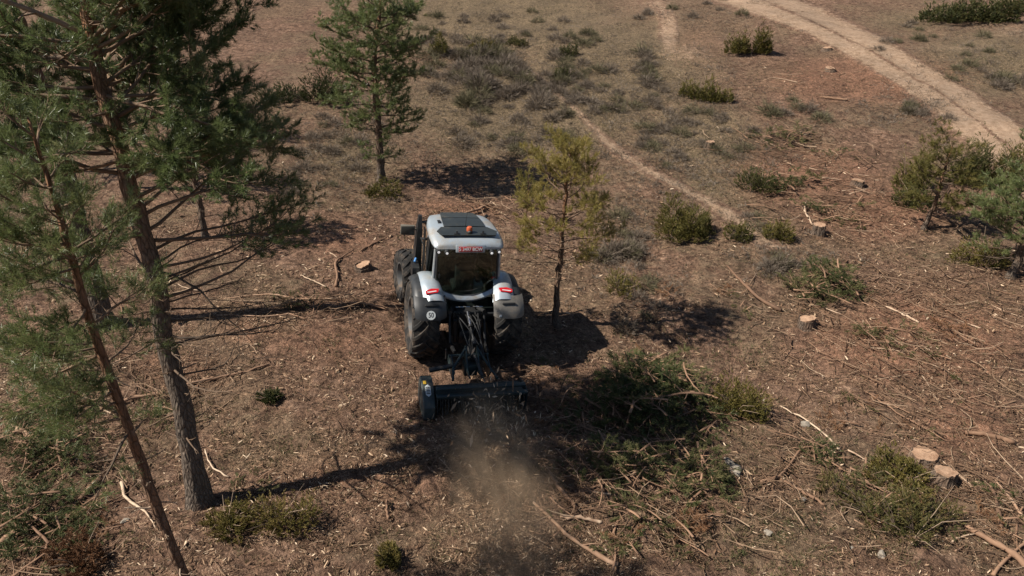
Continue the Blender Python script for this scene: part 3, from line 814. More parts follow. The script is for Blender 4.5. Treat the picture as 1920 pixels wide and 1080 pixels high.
# ------------------------------------------------------------------ tractor and mulcher
class MB:
    """collects solid shapes in one bmesh; build() links them as one mesh object"""
    def __init__(s): s.bm = bmesh.new()
    def _put(s, verts, faces):
        vs = [s.bm.verts.new(tuple(map(float, v))) for v in verts]
        for f in faces:
            try: s.bm.faces.new([vs[i] for i in f])
            except ValueError: pass
        return vs
    def box(s, c, size, rot=(0, 0, 0), bev=.012, taper=None):
        b = bmesh.new(); bmesh.ops.create_cube(b, size=1)
        for v in b.verts:
            v.co = Vector((v.co.x * size[0], v.co.y * size[1], v.co.z * size[2]))
            if taper and v.co.z > 0: v.co.x *= taper[0]; v.co.y *= taper[1]
        if bev: bmesh.ops.bevel(b, geom=b.edges[:], offset=min(bev, min(size) * .45), segments=2, affect='EDGES', profile=.5)
        m = Matrix.Translation(c) @ Euler(rot).to_matrix().to_4x4()
        b.verts.index_update()
        s._put([m @ v.co for v in b.verts], [[v.index for v in f.verts] for f in b.faces]); b.free(); return s
    def tube(s, pts, r, sides=10):
        v, f3, f4 = tube_arr(pts, r, sides); s._put(v, list(map(list, f3)) + f4.tolist()); return s
    def loft(s, rings, closed=True, caps=True):
        n = len(rings[0]); V = [p for r in rings for p in r]; F = []
        for i in range(len(rings) - 1):
            for j in range(n if closed else n - 1):
                k = (j + 1) % n
                F.append([i * n + j, i * n + k, (i + 1) * n + k, (i + 1) * n + j])
        if caps and closed:
            F.append(list(range(n))[::-1]); F.append([(len(rings) - 1) * n + j for j in range(n)])
        s._put(V, F); return s
    def prism(s, poly, dirv):
        """flat outline (3D points) pushed along dirv"""
        n = len(poly); d = np.array(dirv, float); A = [np.array(p, float) for p in poly]
        V = A + [p + d for p in A]
        F = [list(range(n))[::-1], [n + i for i in range(n)]] + [[i, (i + 1) % n, n + (i + 1) % n, n + i] for i in range(n)]
        s._put(V, F); return s
    def sheet(s, grid, thick):
        """grid of points [rows][cols] given thickness along its normals"""
        g = np.array(grid, float)
        du = np.gradient(g, axis=1); dv = np.gradient(g, axis=0)
        nn = norm(np.cross(du, dv)); h = g - nn * thick
        a, b = g.shape[:2]; V = np.concatenate([g.reshape(-1, 3), h.reshape(-1, 3)]); o = a * b; F = []
        for i in range(a - 1):
            for j in range(b - 1):
                q = [i * b + j, i * b + j + 1, (i + 1) * b + j + 1, (i + 1) * b + j]
                F.append(q); F.append([o + x for x in q[::-1]])
        rim = [(0, j) for j in range(b)] + [(i, b - 1) for i in range(1, a)] + [(a - 1, j) for j in range(b - 2, -1, -1)] + [(i, 0) for i in range(a - 2, 0, -1)]
        for t in range(len(rim)):
            p = rim[t]; q = rim[(t + 1) % len(rim)]
            x, y = p[0] * b + p[1], q[0] * b + q[1]
            F.append([y, x, o + x, o + y])
        s._put(V, F); return s
    def lathe_x(s, prof, c, seg=40):
        """profile [(x, r)] turned about the x axis through c"""
        rings = []
        for t in range(seg):
            a = 2 * math.pi * t / seg
            rings.append([(c[0] + x, c[1] + r * math.sin(a), c[2] + r * math.cos(a)) for x, r in prof])
        n = len(prof); V = [p for r in rings for p in r]; F = []
        for i in range(seg):
            k = (i + 1) % seg
            for j in range(n - 1): F.append([i * n + j, i * n + j + 1, k * n + j + 1, k * n + j])
        s._put(V, F); return s
    def disc(s, c, r, nrm, thick=.01, seg=24):
        n = Vector(nrm).normalized(); q = n.to_track_quat('Z', 'Y')
        poly = [Vector(c) + q @ Vector((r * math.cos(2 * math.pi * i / seg), r * math.sin(2 * math.pi * i / seg), 0)) for i in range(seg)]
        return s.prism(poly, n * thick)
    def build(s, name, mat, parent=None, sharp=38):
        bm = s.bm
        bmesh.ops.recalc_face_normals(bm, faces=bm.faces[:])
        for f in bm.faces: f.smooth = True
        for e in bm.edges:
            if len(e.link_faces) == 2 and e.calc_face_angle(0) > R(sharp): e.smooth = False
        me = bpy.data.meshes.new(name); bm.to_mesh(me); bm.free()
        return link(name, me, M[mat], parent)

def text(body, size, loc, rot, mat, parent, name='lettering', extrude=.002, align='CENTER', xs=1.0):
    cu = bpy.data.curves.new(name, 'FONT'); cu.body = body; cu.size = size; cu.extrude = extrude; cu.offset = .0012
    cu.align_x = align; cu.align_y = 'CENTER'
    tmp = bpy.data.objects.new(name, cu); COL.objects.link(tmp)
    bpy.context.view_layer.update()
    me = bpy.data.meshes.new_from_object(tmp.evaluated_get(bpy.context.evaluated_depsgraph_get()))
    bpy.data.objects.remove(tmp)
    o = bpy.data.objects.new(name, me); COL.objects.link(o)
    me.materials.clear(); me.materials.append(M[mat]); o.location = loc; o.rotation_euler = rot; o.scale = (xs, 1, 1); o.parent = parent
    return o

tz = float(H(TX, TY))
tractor = empty('tractor', (TX, TY, tz))
# roll about its own long axis, then yaw
tractor.rotation_euler = (Matrix.Rotation(TYAW, 3, 'Z') @ Matrix.Rotation(TROLL, 3, 'Y')).to_euler()
tag(tractor, 'silver tractor with dark cab glass, red number plate and roof beacon, seen from behind', 'tractor')

def wheel(cx, cy, rad, half, lugs, name, rim_r, steer=0):
    c = (0, 0, 0)
    hub = bpy.data.objects.new(name, None)
    mb = MB()
    prof = [(-half * .78, rim_r), (-half * .98, rim_r + (rad - rim_r) * .35), (-half, rad * .80), (-half * .93, rad * .915), (-half * .7, rad * .95), (0, rad * .962),
            (half * .7, rad * .95), (half * .93, rad * .915), (half, rad * .80), (half * .98, rim_r + (rad - rim_r) * .35), (half * .78, rim_r)]
    mb.lathe_x(prof, c, 56)
    w = mb.build(name, 'rubber', tractor, 50)
    w.location = (cx, cy, rad - .035); w.rotation_euler = (0, 0, steer)
    tm = MB()
    for side in (-1, 1):
        for i in range(lugs):
            a0 = 2 * math.pi * (i + (.5 if side > 0 else 0)) / lugs
            rings = []
            for t in np.linspace(0, 1, 6):
                x = side * (-.04 + (half * 1.0 + .04) * t)
                a = a0 - .42 * (t ** .85)               # bars sweep back towards the shoulder
                top = rad * (1.0 - .075 * max(0, t - .55) ** 1.5 / .3); bot = rad * (.945 - .05 * max(0, t - .6))
                wd = .030 / rad * (1 + .45 * t); wb = wd * 1.5
                pt = lambda r, an: (x, r * math.sin(an), r * math.cos(an))
                rings.append([pt(bot, a - wb), pt(top, a - wd), pt(top, a + wd), pt(bot, a + wb)])
            tm.loft(rings)
    tm.build('tread', 'rubber', w, 30)
    rm = MB()
    rm.lathe_x([(-half * .80, rim_r * 1.03), (-half * .80, rim_r * .94), (-half * .45, rim_r * .88), (-half * .15, rim_r * .84), (-half * .12, rim_r * .3), (-half * .4, rim_r * .26), (-half * .42, .01)], c, 36)
    rm.lathe_x([(half * .80, rim_r * 1.03), (half * .80, rim_r * .94), (half * .45, rim_r * .88), (half * .1, rim_r * .84), (half * .06, rim_r * .3), (half * .3, rim_r * .26), (half * .32, .01)], c, 36)
    rm.build('rim', 'rim', w)
    return w

for sx in (-1, 1):
    wheel(sx * .955, 0, .93, .31, 20, 'rear_wheel', .50)
    wheel(sx * .94, 2.66, .72, .26, 18, 'front_wheel', .37, R(6))

# chassis, axles, bonnet
mb = MB()
mb.box((0, .25, .95), (.62, 1.5, .62), bev=.05).box((0, 1.9, .95), (.50, 2.2, .5), bev=.05)
mb.tube([(-.72, 0, .90), (.72, 0, .90)], .16, 14).tube([(-.75, 2.66, .68), (.75, 2.66, .68)], .10, 12)
mb.box((0, -.42, 1.12), (.46, .30, .44), bev=.04).box((0, -.60, .72), (.34, .16, .34), bev=.03)
mb.build('chassis', 'steel_dark', tractor)
mb = MB()
rings = []
for y, w, zt, zb in [(1.45, .44, 1.98, 1.15), (2.3, .43, 1.92, 1.12), (3.1, .40, 1.80, 1.05), (3.42, .33, 1.66, 1.0), (3.5, .22, 1.45, 1.05)]:
    rings.append([(-w, y, zb), (-w, y, zt - .14), (-w * .85, y, zt - .03), (-w * .4, y, zt), (w * .4, y, zt), (w * .85, y, zt - .03), (w, y, zt - .14), (w, y, zb)])
mb.loft(rings); bon = mb.build('bonnet', 'silver', tractor)
mb = MB()
for i in range(6): mb.box((0, 3.5, 1.10 + i * .055), (.34, .03, .022), bev=.004)
mb.build('grille', 'black_plastic', bon)

# cab shell: pillars, sills, rear apron, roof
mb = MB()
W2 = .735
for sx in (-1, 1):
    mb.tube([(sx * .775, -.16, 1.74), (sx * .76, -.14, 2.1), (sx * .735, -.08, 2.74)], .034, 8)
pil = mb.build('rear_pillars', 'silver', tractor)
mb = MB()
for sx in (-1, 1):
    mb.tube([(sx * .80, .62, 1.25), (sx * .795, .60, 2.0), (sx * .755, .56, 2.78)], .032, 6)
    mb.tube([(sx * .60, 1.50, 1.3), (sx * .66, 1.50, 2.0), (sx * .60, 1.40, 2.82)], .036, 6)
    mb.box((sx * .785, .25, 1.30), (.05, 1.9, .16), bev=.02)
    mb.box((sx * .765, .60, 2.77), (.05, 1.55, .06), bev=.015)
mb.box((0, -.09, 2.755), (1.42, .07, .07), bev=.02)
mb.box((0, .55, 1.14), (1.5, 1.9, .10), bev=.02).box((0, 1.48, 1.45), (1.1, .08, .7), bev=.02)
mb.build('cab_frame', 'black_plastic', tractor)

# rear window: straight top, deeply curved lower edge
def win_bottom(x):
    return 1.60 + .22 * (abs(x) / .72) ** 2.2
xw = np.linspace(-.715, .715, 17)
mb = MB()
grid = []
for t in np.linspace(0, 1, 6):
    grid.append([(x * (1 - .02 * t), -.215 + .10 * t - .02 * (1 - (x / .72) ** 2), win_bottom(x) * (1 - t) + 2.715 * t) for x in xw])
mb.sheet(grid, .008)
rw = mb.build('rear_window', 'glass', tractor)
mb = MB()
edge = [(x, -.235 - .02 * (1 - (x / .72) ** 2), win_bottom(x) - .005) for x in xw]
mb.tube(edge, .020, 6)
for sx in (-1, 1): mb.tube([(sx * .715, -.225, 1.82), (sx * .70, -.125, 2.71)], .020, 6)
mb.tube([(-.70, -.125, 2.715), (.70, -.125, 2.715)], .02, 6)
mb.build('window_seal', 'black_plastic', rw)
mb = MB()
for sx in (-1, 1): mb.box((sx * .64, -.235, 2.10), (.03, .03, .10), bev=.006); mb.box((sx * .64, -.255, 1.86), (.03, .03, .05), bev=.006)
mb.tube([(.30, -.26, 1.80), (.14, -.275, 1.74), (-.02, -.28, 1.73)], .008, 5)
mb.build('window_hinges', 'steel_dark', rw)
# silver apron below the glass, swept down into the fenders
mb = MB()
xa = np.linspace(-.80, .80, 21); grid = []
for t, dz, dy in [(0, -.02, 0), (.35, -.055, -.03), (.7, -.085, -.045), (1, -.115, -.035)]:
    grid.append([(x, -.235 - .025 * (1 - (x / .8) ** 2) + dy, 1.60 + .24 * min(1.3, (abs(x) / .72) ** 2.2) + dz) for x in xa])
mb.sheet(grid, .03)
mb.build('rear_apron', 'silver', tractor)
for sx in (-1, 1):
    mb = MB()
    ys_ = np.linspace(-.12, .58, 6); grid = []
    for t in np.linspace(0, 1, 4):
        grid.append([(sx * (.80 - .055 * t), y, (1.40 + .36 * max(0, (.15 - y) / .3)) * (1 - t) + 2.74 * t) for y in ys_])
    mb.sheet(grid, .006 * sx); mb.build('side_window', 'glass', tractor)
    mb = MB()
    ys_ = np.linspace(.64, 1.46, 6); grid = []
    for t in np.linspace(0, 1, 4):
        grid.append([(sx * (.80 - .06 * t) * (1 - .18 * ((y - .64) / .82) ** 2), y, 1.38 * (1 - t) + 2.76 * t) for y in ys_])
    mb.sheet(grid, .006 * sx); d = mb.build('door_window', 'glass', tractor)
    m2 = MB(); m2.box((sx * .815, .70, 1.55), (.03, .12, .035), bev=.008); m2.build('door_handle', 'black_plastic', d)
mb = MB(); mb.sheet([[(x, 1.52, z) for x in np.linspace(-.58, .58, 5)] for z in (1.75, 2.2, 2.8)], .006); mb.build('windscreen', 'glass', tractor)

# interior
mb = MB(); mb.box((0, .28, 1.62), (.50, .48, .14), bev=.05).box((0, .05, 1.95), (.46, .14, .60), (R(-8), 0, 0), bev=.06).box((0, .0, 2.32), (.26, .10, .18), bev=.04)
mb.box((.36, .35, 1.78), (.12, .5, .10), bev=.03)
mb.build('driver_seat', 'seat', tractor)
mb = MB(); mb.box((0, 1.22, 1.70), (.5, .22, .3), bev=.05)
mb.tube([(.19 * math.cos(a), 1.02 + .10 * math.sin(a), 1.98 + .15 * math.sin(a)) for a in np.linspace(0, 2 * math.pi, 21)], .014, 6)
mb.tube([(0, 1.2, 1.8), (0, 1.02, 1.98)], .03, 6)
mb.build('steering_console', 'seat', tractor)

# roof: swelling silver shell with a black centre
mb = MB(); rings = []
for y, w, zt, zb in [(-.27, .74, 2.845, 2.765), (-.22, .79, 2.90, 2.755), (-.05, .825, 2.955, 2.75), (.35, .84, 2.985, 2.75), (.85, .815, 2.985, 2.76), (1.25, .745, 2.955, 2.78), (1.47, .67, 2.915, 2.80), (1.54, .60, 2.875, 2.82)]:
    rings.append([(-w * .93, y, zb), (-w, y, zb + (zt - zb) * .30), (-w * .975, y, zb + (zt - zb) * .66), (-w * .88, y, zt - .022), (-w * .66, y, zt), (-w * .3, y, zt + .006), (0, y, zt + .008),
                  (w * .3, y, zt + .006), (w * .66, y, zt), (w * .88, y, zt - .022), (w * .975, y, zb + (zt - zb) * .66), (w, y, zb + (zt - zb) * .30), (w * .93, y, zb)])
mb.loft(rings)
roof = mb.build('roof', 'silver', tractor, 55)
mb = MB()
mb.sheet([[(x, y, z + .022 - .012 * (x / .46) ** 2) for x in np.linspace(-w, w, 7)] for y, z, w in [(1.50, 2.905, .40), (1.25, 2.955, .43), (.98, 2.982, .455)]], .03)
mb.build('roof_hatch_front', 'roof_black', roof)
mb = MB()
mb.sheet([[(x, y, z + .022 - .012 * (x / .46) ** 2) for x in np.linspace(-w, w, 7)] for y, z, w in [(.955, 2.984, .458), (.70, 2.992, .47), (.44, 2.99, .48)]], .03)
mb.build('roof_hatch', 'roof_black', roof)
mb = MB()
mb.box((-.535, .80, 2.995), (.07, .16, .03), bev=.006); mb.build('hatch_latch', 'black', roof)
for x in (-.26, .30): mb = MB(); mb.box((x, .955, 3.012), (.10, .035, .014), bev=.004); mb.build('hatch_hinge', 'black', roof)
mb = MB()
pl = [(-.56, .40), (.52, .40), (.70, .16), (.62, -.06), (-.60, -.06), (-.69, .16)]
mb.prism([(x, y, 3.012 - .045 * max(0, .1 - y)) for x, y in pl], (0, 0, .022))
bp = mb.build('beacon_plate', 'roof_black', roof)
for x in (-.26, .34):
    mb = MB(); mb.prism([(x - .02, -.04, 3.03), (x - .02, .06, 3.03), (x - .02, .0, 3.10)], (.04, 0, 0))
    mb.box((x, 0, 3.036), (.13, .07, .012), bev=.003); mb.build('plate_bracket', 'black', bp)
mb = MB(); mb.disc((.04, .10, 3.034), .075, (0, 0, 1), .03, 20).tube([(.04, .04, 3.04), (.04, .06, 3.065)], .05, 10); be = mb.build('beacon', 'black_plastic', tractor)
mb = MB()
prof = [(.066, 3.064), (.070, 3.09), (.066, 3.14), (.050, 3.163), (.02, 3.17)]
rings = [[(.04 + r * math.cos(a), .10 + r * math.sin(a), z) for a in np.linspace(0, 2 * math.pi, 19)[:-1]] for r, z in prof]
mb.loft(rings); mb.build('beacon_lens', 'orange', be)
mb = MB(); mb.tube([(.02, .45, 3.0), (.02, .43, 3.2), (.03, .40, 3.42)], [.008, .005, .003], 5); mb.build('antenna', 'black', roof)

# number plate on its bracket at the back of the roof
mb = MB(); mb.box((.01, -.30, 2.80), (.66, .05, .17), (R(-14), 0, 0), bev=.01); pb = mb.build('plate_holder', 'silver', tractor)
mb = MB(); mb.box((.01, -.333, 2.80), (.54, .012, .115), (R(-14), 0, 0), bev=.004); npl = mb.build('number_plate', 'plate_red', pb)
text('S 3497 BCW', .108, (.01, -.341, 2.80), (R(90 - 14), 0, 0), 'white', pb, extrude=.001, xs=.92)
# work lamps, lit
for x, y, z in [(-.70, -.26, 2.735), (-.52, -.30, 2.725), (.50, -.30, 2.725), (.68, -.26, 2.735)]:
    mb = MB(); mb.tube([(x, y + .05, z), (x, y - .035, z - .02)], .055, 14); l = mb.build('work_lamp', 'black_plastic', tractor)
    mb = MB(); mb.disc((x, y - .038, z - .02), .030, (0, -1, -.15), .006, 18); mb.build('lamp_lens', 'lamp', l)
for sx in (-1, 1):     # lamp on the pillar
    mb = MB(); mb.box((sx * .87, -.10, 1.98), (.10, .06, .07), bev=.02).tube([(sx * .76, -.10, 1.98), (sx * .86, -.10, 1.98)], .016, 6); l = mb.build('side_lamp', 'black_plastic', tractor)
    mb = MB(); mb.disc((sx * .89, -.132, 1.98), .028, (0, -1, 0), .006, 14); mb.build('lamp_lens', 'white', l)

# fenders: silver top, red lamp, dark lower mudguard
arc = [(.62, 1.62), (.50, 1.82), (.28, 1.96), (.05, 2.01), (-.15, 2.005), (-.33, 1.97), (-.48, 1.91), (-.62, 1.83), (-.72, 1.75)]
low = [(-.66, 1.775), (-.80, 1.69), (-.91, 1.57), (-.97, 1.46), (-.985, 1.37)]
for sx in (-1, 1):
    mb = MB(); grid = []
    for i, (y, z) in enumerate(arc):
        f = i / (len(arc) - 1)
        xo = 1.06 - .02 * f; xi = .70 - .16 * max(0, f - .3) / .7
        row = []
        for t in np.linspace(0, 1, 9):
            x = xi + (xo - xi) * t
            row.append((sx * x, y - .05 * math.sin(t * math.pi) * f, z - .13 * max(0, .35 - t) ** 1.2 * (1 - f) - .10 * max(0, t - .72) ** 1.4 - .11 * f * (abs(t - .5) * 2) ** 3))
        grid.append(row)
    mb.sheet(grid, .02 * sx); fe = mb.build('fender', 'silver', tractor, 60)
    mb = MB(); grid = []                         # dark flange along the outer side
    for i, (y, z) in enumerate(arc):
        f = i / (len(arc) - 1)
        grid.append([(sx * x, y, z - .055 - dz - .05 * f) for x, dz in ((1.03, 0), (1.13, .012), (1.21, .05), (1.235, .12))])
    mb.sheet(grid, .02 * sx); mb.build('fender_flange', 'black_plastic', fe, 60)
    mb = MB(); grid = []
    for i, (y, z) in enumerate(low):
        f = i / (len(low) - 1)
        row = []
        for t in np.linspace(0, 1, 11):
            e = abs(t - .5) * 2
            row.append((sx * (.55 + .69 * t), y + .10 * e ** 4, z + .03 * e ** 5 * f))
        grid.append(row)
    mb.sheet(grid, .02 * sx); gd = mb.build('mudguard', 'black_plastic' if sx < 0 else 'guard_sunlit', tractor, 60)
    mb = MB(); mb.box((sx * .88, -.845, 1.675), (.30, .07, .045), (R(-40), 0, 0), bev=.012); mb.build('reflector_bar', 'black', gd)
    # tail lamp: slanted pod
    Q = Matrix.Translation((sx * .84, -.585, 1.893)) @ Matrix.Rotation(R(32), 4, 'X')
    def on_f(x, y, z): return tuple(Q @ Vector((sx * x, y, z)))
    mb = MB()
    mb.prism([on_f(x, y, -.03) for x, y in [(-.15, .05), (-.12, -.045), (.10, -.08), (.15, -.07), (.15, .0), (.03, .055)]], Q.to_3x3() @ Vector((0, 0, .062))); tl = mb.build('tail_lamp', 'tail_red', tractor, 25)
    mb = MB(); mb.prism([on_f(x, y, .030) for x, y in [(-.09, -.02), (.08, -.05), (.12, -.045), (.12, -.022), (.10, -.028), (-.08, .0)]], Q.to_3x3() @ Vector((0, 0, .006))); mb.build('lamp_strip', 'white_dull', tl)
mb = MB(); mb.disc((-.905, -.975, 1.50), .10, (0, -1, .48), .010, 30); ds = mb.build('speed_disc', 'white_dull', tractor)
text('50', .15, (-.905, -.985, 1.505), (R(64.5), 0, 0), 'black', ds, extrude=.001, xs=.82)
mb = MB(); mb.box((.68, -.985, 1.44), (.055, .012, .055), bev=.003); mb.build('reflector_sticker', 'white', tractor)

# mast with guard on the left of the cab, mirror plate beside it
mb = MB()
mb.loft([[(-1.02 - a, 1.10 - b, z), (-.86 + a * .3, 1.10 - b, z), (-.86 + a * .3, 1.34 + b, z), (-1.02 - a, 1.34 + b, z)] for z, a, b in [(1.35, .0, .02), (1.55, .01, .05), (2.1, -.01, .05), (2.65, -.03, .03), (2.75, -.04, .0), (2.99, -.07, -.07)]])
mast = mb.build('mast', 'steel_dark', tractor)
mb = MB()
for y in (.86, 1.0): mb.tube([(-.84, y, 1.35), (-.83, y, 2.78)], .016, 6)
mb.tube([(-.98, 1.15, 2.82), (-.66, 1.2, 2.85)], .035, 8).tube([(-.98, 1.15, 1.5), (-.7, 1.15, 1.4)], .03, 8).tube([(-.90, 1.1, 2.45), (-.80, .92, 2.5), (-.74, .8, 2.6)], .03, 8)
mb.tube([(-.9, 1.1, 2.5), (-.86, .8, 2.35), (-.83, .66, 2.0), (-.85, .7, 1.5)], .014, 6)
mb.build('mast_rails', 'steel_dark', mast)
mb = MB(); mb.box((-1.20, 1.20, 2.62), (.34, .07, .25), (0, 0, R(-6)), bev=.015).tube([(-1.05, 1.22, 2.62), (-.95, 1.25, 2.62)], .02, 6)
mr = mb.build('mirror', 'mirror_back', tractor)
mb = MB(); mb.box((-1.205, 1.158, 2.615), (.30, .008, .20), (0, 0, R(-6)), bev=.002); mb.build('mirror_glass', 'roof_black', mr)
mb = MB(); mb.loft([[(-1.16, -.05 + b, z), (-1.0, -.05 + b, z), (-1.0, .25 + b, z), (-1.16, .25 + b, z)] for z, b in [(1.75, .42), (2.0, .44), (2.03, .50)]]); st = mb.build('step_cover', 'steel_dark', tractor)
mb = MB(); mb.tube([(-1.09, .60, 2.06), (-1.05, .68, 2.12)], .028, 10); mb.build('blue_cap', 'blue', tractor)
mb = MB()                                       # exhaust on the other front pillar
mb.tube([(.74, 1.62, 1.6), (.74, 1.62, 2.5)], .075, 14).tube([(.74, 1.62, 2.5), (.74, 1.60, 2.78), (.78, 1.54, 2.86)], .045, 12)
mb.build('exhaust', 'steel_dark', tractor)

# three-point hitch and everything hanging behind the axle
mb = MB()
for sx in (-1, 1):
    mb.box((sx * .40, -.75, .66), (.06, 1.05, .10), (R(-4), 0, sx * R(-3)), bev=.015)
mb.build('lower_links', 'steel_dark', tractor)
for sx in (-1, 1):
    mb = MB(); mb.tube([(sx * .40, -.55, 1.30), (sx * .41, -.85, .70)], .032, 8).tube([(sx * .30, -.30, 1.30), (sx * .40, -.58, 1.34)], .055, 8); mb.build('lift_arm', 'steel_dark', tractor)
    mb = MB(); mb.tube([(sx * .24, -.62, .62), (sx * .30, -.72, 1.22)], .045, 10); mb.build('lift_cylinder', 'steel_dark', tractor)
mb = MB(); mb.tube([(0.0, -.62, 1.36), (.0, -.98, 1.22)], .045, 12); tlk = mb.build('top_link', 'chrome', tractor)
mb = MB(); mb.tube([(.0, -.98, 1.22), (0, -1.03, 1.20)], .055, 12).tube([(0, -1.03, 1.20), (.01, -1.42, 1.05)], .026, 10).tube([(.01, -1.36, 1.07), (.01, -1.50, 1.02)], .055, 10)
mb.build('link_rod', 'steel_dark', tlk)
mb = MB()
for (x, z) in [(-.26, 1.33), (-.20, 1.33), (-.14, 1.33), (.18, 1.33), (.24, 1.30), (.18, 1.22), (.26, 1.20), (-.22, 1.22)]:
    mb.tube([(x, -.55, z), (x, -.66, z - .01)], .024, 8)
mb.box((0, -.55, 1.26), (.66, .08, .19), bev=.02)
mb.build('valve_block', 'steel_dark', tractor)
mb = MB()
for i, x in enumerate((-.34, -.24, -.10, .12, .2)): mb.tube([(x, -.56, 1.48), (x + .05, -.62, 1.50), (x + .14, -.60, 1.485)], .009, 5)
mb.build('pale_tubes', 'chrome', tractor)
g = np.random.default_rng(5)
for i in range(9):
    x0 = g.uniform(-.28, .28); x1 = g.uniform(-.18, .2)
    mb = MB(); q = np.linspace(0, 1, 12)[:, None]
    P0, P1, P2, P3 = [np.array(a) for a in ((x0, -.64, 1.30), (x0 * 1.3 + .05, -1.0, 1.38 + g.uniform(0, .14)), (x1 * 1.5, -1.15, .75 + g.uniform(0, .25)), (x1, -1.75, .78))]
    mb.tube((1 - q) ** 3 * P0 + 3 * q * (1 - q) ** 2 * P1 + 3 * q * q * (1 - q) * P2 + q ** 3 * P3, .014, 6); mb.build('hydraulic_hose', 'hose', tractor)
mb = MB(); mb.tube([(0, -.62, .75), (0, -1.55, .62)], .06, 10).tube([(0, -.62, .75), (0, -.80, .73)], .10, 12).tube([(0, -1.40, .64), (0, -1.58, .62)], .10, 12); mb.build('drive_shaft', 'hose', tractor)

mul = empty('forestry_mulcher', Vector((TX, TY, tz)) + tractor.rotation_euler.to_matrix() @ Vector((-.17, -.14, -.05))); mul.rotation_euler = tractor.rotation_euler
tag(mul, 'dark green forestry mulcher hitched behind the tractor, throwing chips and dust', 'mulcher')
Y0 = -1.72                                      # front of the housing
XL, XR = -.82, 1.10
mb = MB()
hood = [(Y0 - .1, .18), (Y0 - .12, .34), (Y0 - .25, .48), (Y0 - .48, .56), (Y0 - .74, .60), (Y0 - .80, .50), (Y0 - .76, .50), (Y0 - .70, .54), (Y0 - .48, .51), (Y0 - .28, .44), (Y0 - .17, .32), (Y0 - .15, .18)]
mb.loft([[(x, y, z) for y, z in hood] for x in (XL, XR)])
mb.build('rotor_hood', 'mulch_green', mul)
mb = MB(); mb.box(((XL + XR) / 2, Y0 - .70, .70), (XR - XL, .12, .045), bev=.006).box(((XL + XR) / 2, Y0 - .84, .60), (XR - XL + .02, .12, .06), bev=.006).box(((XL + XR) / 2, Y0 - .40, .55), (XR - XL - .1, .05, .05), bev=.01)
mb.build('rear_beam', 'mulch_green', mul)
mb = MB()
for x in (XR,): mb.prism([(x, y, z) for y, z in [(Y0 - .05, .02), (Y0 - .06, .36), (Y0 - .2, .54), (Y0 - .6, .66), (Y0 - .86, .62), (Y0 - .84, .10), (Y0 - .7, .02)]], (.03, 0, 0))
mb.build('end_plate', 'mulch_green', mul)
mb = MB()                                      # belt drive cover on the left
cov = [(Y0 - .08, .10), (Y0 - .06, .50), (Y0 - .13, .66), (Y0 - .25, .70), (Y0 - .45, .655), (Y0 - .74, .53), (Y0 - .90, .36), (Y0 - .92, .10), (Y0 - .80, .02), (Y0 - .1, .02)]
mb.loft([[(x, Y0 - .45 + (y - Y0 + .45) * f, .36 + (z - .36) * f) for y, z in cov] for x, f in [(-1.09, .93), (-1.07, 1.0), (-.86, 1.0), (-.84, .96)]])
bc = mb.build('belt_cover', 'belt', mul, 30)
# vent badge lying on the sloping top of the cover
top = Matrix.Translation((-.965, Y0 - .595, .594)) @ Matrix.Rotation(math.atan2(.125, .29), 4, 'X')
def on_top(x, y, z): return tuple(top @ Vector((x, y, z)))
mb = MB(); mb.prism([on_top(x, y, 0) for x, y in [(-.055, -.10), (0, -.15), (.055, -.10), (.055, .10), (0, .15), (-.055, .10)]], top.to_3x3() @ Vector((0, 0, .006))); vb = mb.build('vent_badge', 'white_dull', bc)
for i in range(5):
    mb = MB(); y = -.075 + i * .0375
    mb.prism([on_top(px, y + py, .0065) for px, py in [(-.04, -.009), (.04, -.009), (.04, .009), (-.04, .009)]], top.to_3x3() @ Vector((0, 0, .003))); mb.build('vent_slot', 'black', bc)
mb = MB(); mb.prism([on_top(x - .05, y + .20, .006) for x, y in [(-.035, -.04), (.03, -.04), (.03, .04), (-.035, .04)]], top.to_3x3() @ Vector((0, 0, .003))); mb.build('warning_sticker', 'yellow', bc)
mb = MB()                                      # skids and rotor behind the curtain
for x in (-.97, 1.07): mb.tube([(x, Y0 + .1, .10), (x, Y0 + .02, .03), (x, Y0 - .75, .02), (x, Y0 - .88, .10)], .05, 6)
mb.build('skids', 'steel_dark', mul)
mb = MB(); mb.tube([(XL + .02, Y0 - .42, .25), (XR - .02, Y0 - .42, .25)], .13, 16)
for i in range(46):
    a = i * 2.4; x = XL + .06 + (XR - XL - .12) * i / 45
    mb.box((x, Y0 - .42 + .155 * math.sin(a), .25 + .155 * math.cos(a)), (.05, .07, .07), (-a, 0, 0), bev=.006)
mb.build('rotor', 'steel_dark', mul)
for i in range(34):
    x = XL + .03 + (XR - XL - .06) * i / 33
    mb = MB(); mb.tube([(x, Y0 - .80, .54), (x + g.normal(0, .01), Y0 - .83 - abs(g.normal(0, .03)), .36), (x + g.normal(0, .02), Y0 - .82 - abs(g.normal(0, .05)), .17)], .017, 5); mb.build('chain', 'steel_dark', mul)
mb = MB()                                      # headstock
for sx in (-1, 1):
    x = .08 + sx * .13
    mb.prism([(x - .015, y, z) for y, z in [(-1.42, 1.10), (-1.52, 1.12), (-1.86, .74), (-2.15, .72), (-1.70, .62), (-1.55, .62)]], (.03, 0, 0))
    xx = .05 + sx * .40
    mb.prism([(xx - .015, y, z) for y, z in [(-1.22, .60), (-1.20, .74), (-1.45, .90), (-1.95, .74), (-1.75, .48), (-1.4, .5)]], (.03, 0, 0))
    mb.tube([(x, -1.48, 1.06), (xx, -1.75, .74), (xx + sx * .08, -2.2, .74)], .028, 8)
mb.tube([(-.40, -1.40, .84), (.50, -1.40, .84)], .035, 8)
mb.box((.05, -1.62, .66), (.30, .30, .26), bev=.03)
mb.build('headstock', 'mulch_green', mul)
